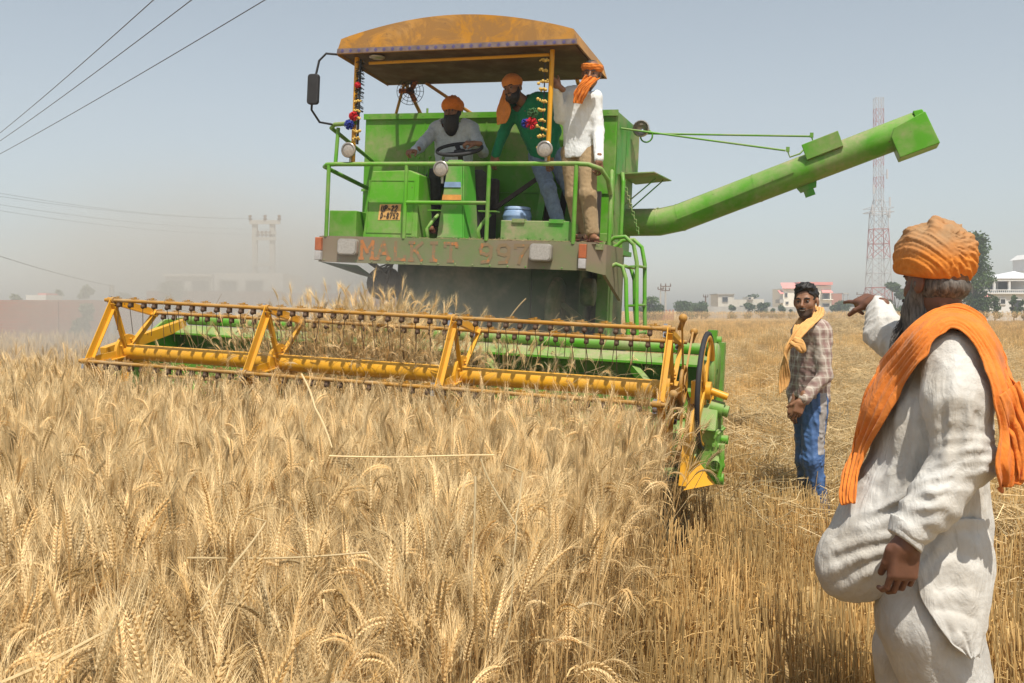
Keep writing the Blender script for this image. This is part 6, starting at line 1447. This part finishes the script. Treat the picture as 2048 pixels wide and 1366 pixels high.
    CR_S = [(onsurf(sleeve, p), a, w) for p, a, w in (
        ([(1893, 702), (1872, 800), (1862, 880)], .007, .017), ([(1915, 700), (1905, 800), (1893, 890), (1878, 940)], .007, .017), ([(1940, 722), (1943, 810), (1930, 905)], .007, .017), ([(1962, 765), (1966, 840), (1952, 915)], .006, .016),
        ([(1904, 740), (1888, 850), (1877, 905)], -.006, .014), ([(1928, 740), (1923, 850), (1908, 925)], -.006, .014), ([(1952, 760), (1956, 850), (1940, 915)], -.007, .010),
        ([(1862, 928), (1900, 916), (1940, 896)], .007, .011), ([(1852, 955), (1890, 952), (1930, 932)], .007, .011), ([(1840, 985), (1875, 982), (1912, 962)], .007, .011), ([(1828, 1012), (1862, 1016), (1897, 1002)], .008, .011), ([(1812, 1040), (1850, 1048), (1882, 1040)], .008, .011),
        ([(1857, 941), (1895, 934), (1935, 914)], -.007, .008), ([(1846, 970), (1882, 967), (1920, 948)], -.007, .008), ([(1833, 998), (1868, 1000), (1904, 982)], -.007, .008), ([(1820, 1027), (1855, 1033), (1890, 1022)], -.007, .008))]
    CR_B = [(onsurf(kurta0, p), a, w) for p, a, w in (
        ([(1803, 800), (1790, 880), (1768, 965)], .009, .014), ([(1838, 780), (1836, 880), (1810, 985)], .009, .014), ([(1820, 800), (1812, 890), (1788, 975)], -.008, .012),
        ([(1850, 960), (1800, 1000), (1738, 1028)], .010, .013), ([(1840, 1003), (1780, 1042), (1698, 1062)], .008, .014), ([(1845, 980), (1790, 1017), (1728, 1045)], -.008, .011), ([(1800, 1070), (1730, 1078), (1655, 1105)], .008, .013), ([(1795, 1095), (1720, 1115), (1645, 1150)], .008, .013), ([(1790, 1118), (1730, 1150), (1670, 1192)], .008, .012), ([(1795, 1083), (1725, 1098), (1650, 1128)], -.006, .010), ([(1792, 1107), (1722, 1135), (1660, 1170)], -.006, .010), ([(1730, 1015), (1690, 1050), (1650, 1100)], .006, .013),
        ([(1968, 990), (1962, 1100), (1946, 1225)], .011, .014), ([(1945, 1020), (1936, 1120), (1930, 1240)], -.009, .013), ([(1920, 1050), (1910, 1140), (1920, 1250)], .010, .014), ([(1890, 1085), (1886, 1160), (1902, 1240)], -.008, .012), ([(1866, 1100), (1862, 1170), (1880, 1235)], .008, .012), ([(1900, 1070), (1940, 1085), (1975, 1075)], .007, .011), ([(1890, 1095), (1935, 1120), (1970, 1118)], -.006, .010))]
    def kurta(P):
        d = kurta0(P); z = P[:, 2]
        d = d-.0042*wrinkle(P, 21, 24, (1, 1, .25), 3, 1.4)-.0022*wrinkle(P, 22, 55, (1, 1, .6), 4, 1.6); d = creased(P, d, CR_B)
        s = sleeve(P); t = ((P-sl)@(el-sl))/((el-sl)@(el-sl)); bend = np.exp(-((z-el[2]+.02)/.14)**2)
        s = s-.0045*wrinkle(P, 31, 34, (1, 1, .25), 3, 1.5)-(.0015+.004*bend)*wrinkle(P, 32, 62, (.6, .6, 1.3), 4, 1.4); s = creased(P, s, CR_S)
        low = np.exp(-((P-wl-A(.03, 0, .05))**2).sum(1)/.008); s = s-.006*low*np.sin(((P-wl)@(el-wl)/np.linalg.norm(el-wl))*120+wrinkle(P, 33, 30)*1.5)
        d = smin(d, s, .004); r = sleeve_r(P)-.008*wrinkle(P, 34, 55, (1, 1, 1), 5, 1.2); d = smin(d, r, .015)
        nd = neck-L(1885, 690); nd /= np.linalg.norm(nd); return smax(d, np.where(np.linalg.norm(P-neck, axis=1) < .17, (P-neck)@nd-.012, -1), .006)
    kmat = cloth("white_kurta_cotton", (.56, .545, .51), .07, dirt=(.36, .31, .24), dirt_amt=.7, fold=.34, weave=420)
    blob("kurta", kurta, A(-.46, -.42, .42), A(.30, .66, 1.60), .0075, kmat, b)
    blob("cuff", lambda P: np.maximum(np.maximum(rcone(P, wl+A(.02, 0, .08), wl-A(.004, 0, .014), .053, .049), ((P-wl)@((wl-el)/np.linalg.norm(wl-el)).astype(np.float32))-.012), -(((P-wl)@((wl-el)/np.linalg.norm(wl-el)).astype(np.float32))+.03)), wl-.09, wl+.09, .004, kmat, b)
    # collar band
    mb = MB(); mb.ring(neck+A(.004, -.003, .012), (neck-L(1885, 690)), .066, .010, 28, 6); mb.build("collar", kmat, b)
    def pyj(P):
        d = limb(P, [L(1862, 1090, -.05), L(1856, 1240, -.09), A(-.005, -.09, .45), A(.0, -.09, .10)], [.155, .148, .128, .085], .012); d = smin(d, limb(P, [L(1862, 1090, .05), L(1850, 1240, .11), A(-.02, .11, .45), A(-.01, .11, .10)], [.155, .14, .12, .085], .012), .03)
        return d-.006*wrinkle(P, 41, 24, (1, 1, .10), 3, 1.2)-.0025*wrinkle(P, 42, 60, (1, 1, .5), 4, 1.4)
    EA = [(1862, 1040), (1836, 1120), (1840, 1190), (1884, 1266), (1934, 1313)]; EB = [(1974, 1040), (1989, 1115), (1980, 1190), (1966, 1262), (1946, 1309)]
    G, nr, pl, k = ribbon("", [np.array([x, y, 0.]) for x, y in EA], [np.array([x, y, 0.]) for x, y in EB], None, None, 60, 30, .007, 2.2, project=lambda g: project(g, lambda P: np.minimum(kurta0(P), pyj(P))), seed=9)
    sgn = np.sign((nr*np.array([0, -1, 0])).sum(2).mean()); grid_mesh("kurta_tail", G+nr*sgn*(-.012+.030*np.sqrt(k)[:, None]+pl*(.2+.8*k[:, None]))[..., None], kmat, b, .004)
    blob("pyjamas", pyj, A(-.3, -.4, .05), A(.26, .42, .92), .009, kmat, b)
    # beard and the hair at the nape
    gb = GREYB
    blob("beard", lambda P: beard_sdf(P, hc, hM, .12, .018), hc+A(-.22, -.2, -.32), hc+A(.2, .24, .1), .0055, gb, b)
    def nape(P):
        q = (P-hc)@hM; d = ell(q, (0, -.016, -.012), (.079, .088, .056)); d = smax(d, -ell(q, (0, .11, -.02), (.12, .09, .12)), .01); return d-.003*wrinkle(q, 6, 130, (1, 1, .3), 4)
    blob("hair", nape, hc-.16, hc+.14, .0055, gb, b)
    mb = MB(); rng = np.random.default_rng(3)
    for i in range(240):
        th = rng.uniform(-1.5, 1.5); p = hc+hM@A(.07*math.sin(th), .05+.05*math.cos(th), -.10-rng.uniform(0, .10)); dr = hM@A(.5*math.sin(th), .35*math.cos(th), -1.0); q = p+dr*rng.uniform(.03, .085)
        mb.tube([p, (p+q)/2+rng.normal(0, .006, 3), q], [.0012, .001, .0004], 3)
    mb.build("beard_hairs", gb, b)
    # turban
    tc_ = L(1870, 516, .04)
    def turb(P):
        q = P-tc_; x, y, z = q.T; a_, b_, c_ = .109, .122, .098; xs = x-.10*z*.3
        k = ((np.abs(xs)/a_)**2.5+(np.abs(y)/b_)**2.5+(np.abs(z)/c_)**2.5)**.4; d = (k-1)*.10
        # wraps fanning out from the gather behind the crown, seen from the back
        fx, fz = x+.018, z-.035; al = np.arctan2(fz, fx); rr = np.hypot(fx, fz); back = np.clip((.03-y)/.06, 0, 1)
        w = 1/(1+np.exp(-(fx-.0)/.012)); bb = al*3.4+.35*np.sin(rr*40); saw = bb-np.floor(bb)
        d = d-back*w*np.clip(rr/.05, 0, 1)*(.0046*saw**1.3+.0014*np.sin(al*30+rr*60)+.0006*np.sin(al*71))
        # long bands sweeping up the left side and round the front
        s1 = z*.72+(x+.05)*.8+.12*y; b2 = s1/.034+.2*np.sin(z*40); sw = b2-np.floor(b2); d = d-(1-w*back)*(.0042*(1-sw)**1.4+.0018*np.sin(s1*420+np.sin(z*40)*1.5))
        # rolled rim and gathered top with its twisted knot
        t = np.clip((z-.045)/.045, 0, 1); ph = np.arctan2(y+.03, x+.015); d = d-t*(.006*np.sin(ph*3+z*70)+.0045*np.sin(ph*7-z*50+1))
        d = smin(d, limb(P, [tc_+A(-.005, -.085, .035), tc_+A(-.028, -.068, .075), tc_+A(-.012, -.035, .104), tc_+A(.022, -.01, .100)], [.012, .017, .019, .016], .01)-.0015*np.sin(z*300+x*200), .014)
        d = smin(d, limb(P, [tc_+A(-.002, -.10, .045), tc_+A(.012, -.075, .080), tc_+A(.03, -.03, .095)], [.008, .012, .014], .01), .010)
        return smax(d, -(z+.062+.10*x+.10*y*-1), .012)
    def turban_mat():
        m, nt, bs = new_mat("dusty_orange_turban"); Lk = nt.links; co = coords(nt); n = noise(nt, co, 16, 5, .6); n2 = noise(nt, co, 60, 4); sp = N(nt, "ShaderNodeSeparateXYZ"); Lk.new(co, sp.inputs[0])
        mr = N(nt, "ShaderNodeMapRange"); mr.inputs[1].default_value = 1.64; mr.inputs[2].default_value = 1.72; Lk.new(sp.outputs[2], mr.inputs[0])
        f = N(nt, "ShaderNodeMath", operation='MULTIPLY_ADD'); Lk.new(n, f.inputs[0]); f.inputs[1].default_value = 1.3; f.inputs[2].default_value = -.75; g = N(nt, "ShaderNodeMath", operation='ADD', use_clamp=True); Lk.new(mr.outputs[0], g.inputs[0]); Lk.new(f.outputs[0], g.inputs[1])
        g2 = N(nt, "ShaderNodeMath", operation='MULTIPLY'); Lk.new(g.outputs[0], g2.inputs[0]); g2.inputs[1].default_value = .92
        c = mix(nt, ramp(nt, n2, .3, .7), (.52, .175, .03), (.64, .235, .045)); c = mix(nt, g2.outputs[0], c, (.31, .205, .115)); Lk.new(c, bs.inputs["Base Color"]); bs.inputs["Roughness"].default_value = .9; bs.inputs["Specular IOR Level"].default_value = .15; bump(nt, bs, n2, .35, .008); return m
    blob("turban", turb, hc-A(.17, .17, .10), hc+A(.17, .17, .22), .0045, turban_mat(), b)
    # scarf over the near shoulder: laid on the kurta
    def edge(e): return [np.array([x, y, 0.]) for x, y in e]
    outer = [(1690, 1012), (1684, 985), (1697, 925), (1712, 850), (1735, 770), (1785, 700), (1838, 645), (1895, 612), (1950, 628), (2000, 690), (2035, 765), (2062, 850), (2060, 930), (2040, 968)]
    inner = [(1708, 1008), (1712, 985), (1738, 905), (1775, 840), (1805, 785), (1838, 738), (1868, 690), (1895, 662), (1928, 672), (1960, 725), (1980, 795), (1990, 870), (1984, 935), (1996, 978)]
    G, nr, pl, k = ribbon("", edge(outer), edge(inner), None, None, 110, 30, .011, 5, project=project, seed=4)
    sgn = np.sign((nr*np.array([0, -1, 0])).sum(2).mean()); G = G+nr*sgn*(.012+np.maximum(pl, -.008))[..., None]
    sc = cloth("orange_scarf_cotton", (.68, .195, .028), .16, fold=.35, weave=380, dirt=(.5, .2, .06), dirt_amt=.35)
    grid_mesh("scarf", G, sc, b, .006)
    for (o1, i1, sd) in (([(2030, 760), (2052, 830), (2066, 900), (2062, 948)], [(1990, 790), (2008, 850), (2022, 910), (2030, 962)], 7),):
        G, nr, pl, k = ribbon("", edge(o1), edge(i1), None, None, 30, 14, .012, 3, project=project, seed=sd); G = G+np.array([0, -.022, 0])+nr*pl[..., None]; grid_mesh("scarf_end", G, sc, b, .006)
    for dy in (-.09, .11):
        mb = MB(); mb.bar((.07, dy, .012), (-.20, dy, .012), .10, .018); mb.bar((-.08, dy-.05, .02), (-.08, dy+.05, .075), .05, .008); mb.build("sandal", LEATHER, b)
pointing_man()

# ---- long loose straws lying over the wheat
def straws():
    G = "loose straws over the wheat"
    for lab, P_, r in (("pale straw leaning up in front of the reel's second frame", [(603, 748, 4.0), (630, 815, 3.9), (664, 895, 3.8)], .0035), ("bent straw lying level across the lower left wheat", [(375, 1116, 2.35), (520, 1117, 2.35), (735, 1104, 2.4), (768, 1142, 2.38)], .0026),
        ("straw rising to a kinked tip in the lower left wheat", [(402, 1222, 2.05), (470, 1126, 2.12), (520, 1062, 2.2), (532, 1042, 2.22), (508, 1036, 2.2)], .0022), ("long thick straw slanting in from the bottom left corner", [(-30, 1378, 1.62), (150, 1296, 1.75), (317, 1217, 1.9)], .0030),
        ("upright bare straw at the mown edge, left of the forked one", [(951, 953, 2.5), (944, 1130, 2.4), (940, 1322, 2.35)], .0026), ("forked bent straw at the mown edge", [(962, 918, 2.7), (985, 972, 2.65), (1033, 1052, 2.5), (1026, 1120, 2.45), (1012, 1290, 2.4)], .0026),
        ("curved straw meeting the forked one at its bend", [(1010, 930, 2.6), (1046, 945, 2.6), (1040, 1000, 2.55), (1031, 1050, 2.5)], .0022), ("thin level straw across the middle of the standing wheat", [(658, 912, 3.3), (820, 914, 3.3), (988, 910, 3.35)], .0028), ("straw sticking up against the reel's top bar", [(1052, 597, 6.3), (1022, 632, 6.3), (996, 668, 6.3)], .005)):
        pb = PB(); Q = [Vector(wp(p[0], p[1], p[2]*(1 if p[2] > 5 else .87))) for p in P_]; F_ = []; rs_ = random.Random(len(lab))
        for i in range(len(Q)-1):
            bo = Vector((rs_.gauss(0, .012), 0, rs_.gauss(0, .012)))*(Q[i+1]-Q[i]).length*2
            F_ += [Q[i].lerp(Q[i+1], t)+bo*4*t*(1-t) for t in (0, .25, .5, .75)]
        pb.tube(F_+[Q[-1]], r, r*.75, .5+.3*rs_.random(), .85, 6); me = pb.mesh("straw_stalk", M_STRAW); o = bpy.data.objects.new("straw_stalk", me); COL.objects.link(o); tag(o, lab, "straw", G)
straws()
# ------------------------------------------------------------------ hazy air and the machine's dust
def haze():
    mb = MB(); mb.box((-420, -30, -1), (420, 330, 68)); m = bpy.data.materials.new("hazy_air"); m.use_nodes = True; nt = m.node_tree
    nt.nodes.remove(nt.nodes["Principled BSDF"]); v_ = nt.nodes.new("ShaderNodeVolumePrincipled")
    v_.inputs["Color"].default_value = (.93, .95, .97, 1); v_.inputs["Density"].default_value = HAZE_D; v_.inputs["Anisotropy"].default_value = .0
    nt.links.new(v_.outputs[0], nt.nodes["Material Output"].inputs["Volume"])
    tag(mb.build("haze", m), kind="stuff")
def dust():
    me = MB(); me.box((-15, 8.0, -.5), (3.2, 29.5, 7.5)); m = bpy.data.materials.new("wheat_dust"); m.use_nodes = True; nt = m.node_tree; L = nt.links
    nt.nodes.remove(nt.nodes["Principled BSDF"]); v_ = nt.nodes.new("ShaderNodeVolumePrincipled"); v_.inputs["Color"].default_value = (.97, .905, .80, 1)
    tc = N(nt, "ShaderNodeTexCoord")
    def blob(c, r, k):
        s = N(nt, "ShaderNodeVectorMath", operation='SUBTRACT'); L.new(tc.outputs["Object"], s.inputs[0]); s.inputs[1].default_value = c
        d = N(nt, "ShaderNodeVectorMath", operation='DIVIDE'); L.new(s.outputs[0], d.inputs[0]); d.inputs[1].default_value = r
        l = N(nt, "ShaderNodeVectorMath", operation='LENGTH'); L.new(d.outputs[0], l.inputs[0])
        q = N(nt, "ShaderNodeMapRange", interpolation_type='SMOOTHSTEP'); q.inputs[1].default_value = 1; q.inputs[2].default_value = 0; q.inputs[3].default_value = 0; q.inputs[4].default_value = k
        L.new(l.outputs["Value"], q.inputs[0]); return q.outputs[0]
    tot = None
    for c, r, k in DUSTS:
        b = blob(c, r, k)
        if tot is None: tot = b
        else:
            a = N(nt, "ShaderNodeMath", operation='ADD'); L.new(tot, a.inputs[0]); L.new(b, a.inputs[1]); tot = a.outputs[0]
    n = noise(nt, tc.outputs["Object"], .55, 3, .6); w = N(nt, "ShaderNodeMath", operation='MULTIPLY'); L.new(tot, w.inputs[0]); L.new(ramp(nt, n, .25, .75, (.25,)*3+(1,)), w.inputs[1])
    L.new(w.outputs[0], v_.inputs["Density"]); L.new(v_.outputs[0], nt.nodes["Material Output"].inputs["Volume"])
    m.cycles.volume_step_rate = 4.0 if hasattr(m.cycles, "volume_step_rate") else 1
    o = me.build("dust_cloud", m); tag(o, kind="stuff")
HAZE_D = .0014
DUSTS = [((-3.8, 13.5, 1.2), (4.8, 6.0, 2.5), .62), ((-1.3, 9.2, 1.2), (3.0, 1.0, 1.15), .85), ((-5.0, 19, 1.6), (5, 7, 3.8), .15), ((-8, 22, 2.2), (7, 7, 5), .025)]
haze(); dust()
scene.cycles.volume_max_steps = 96
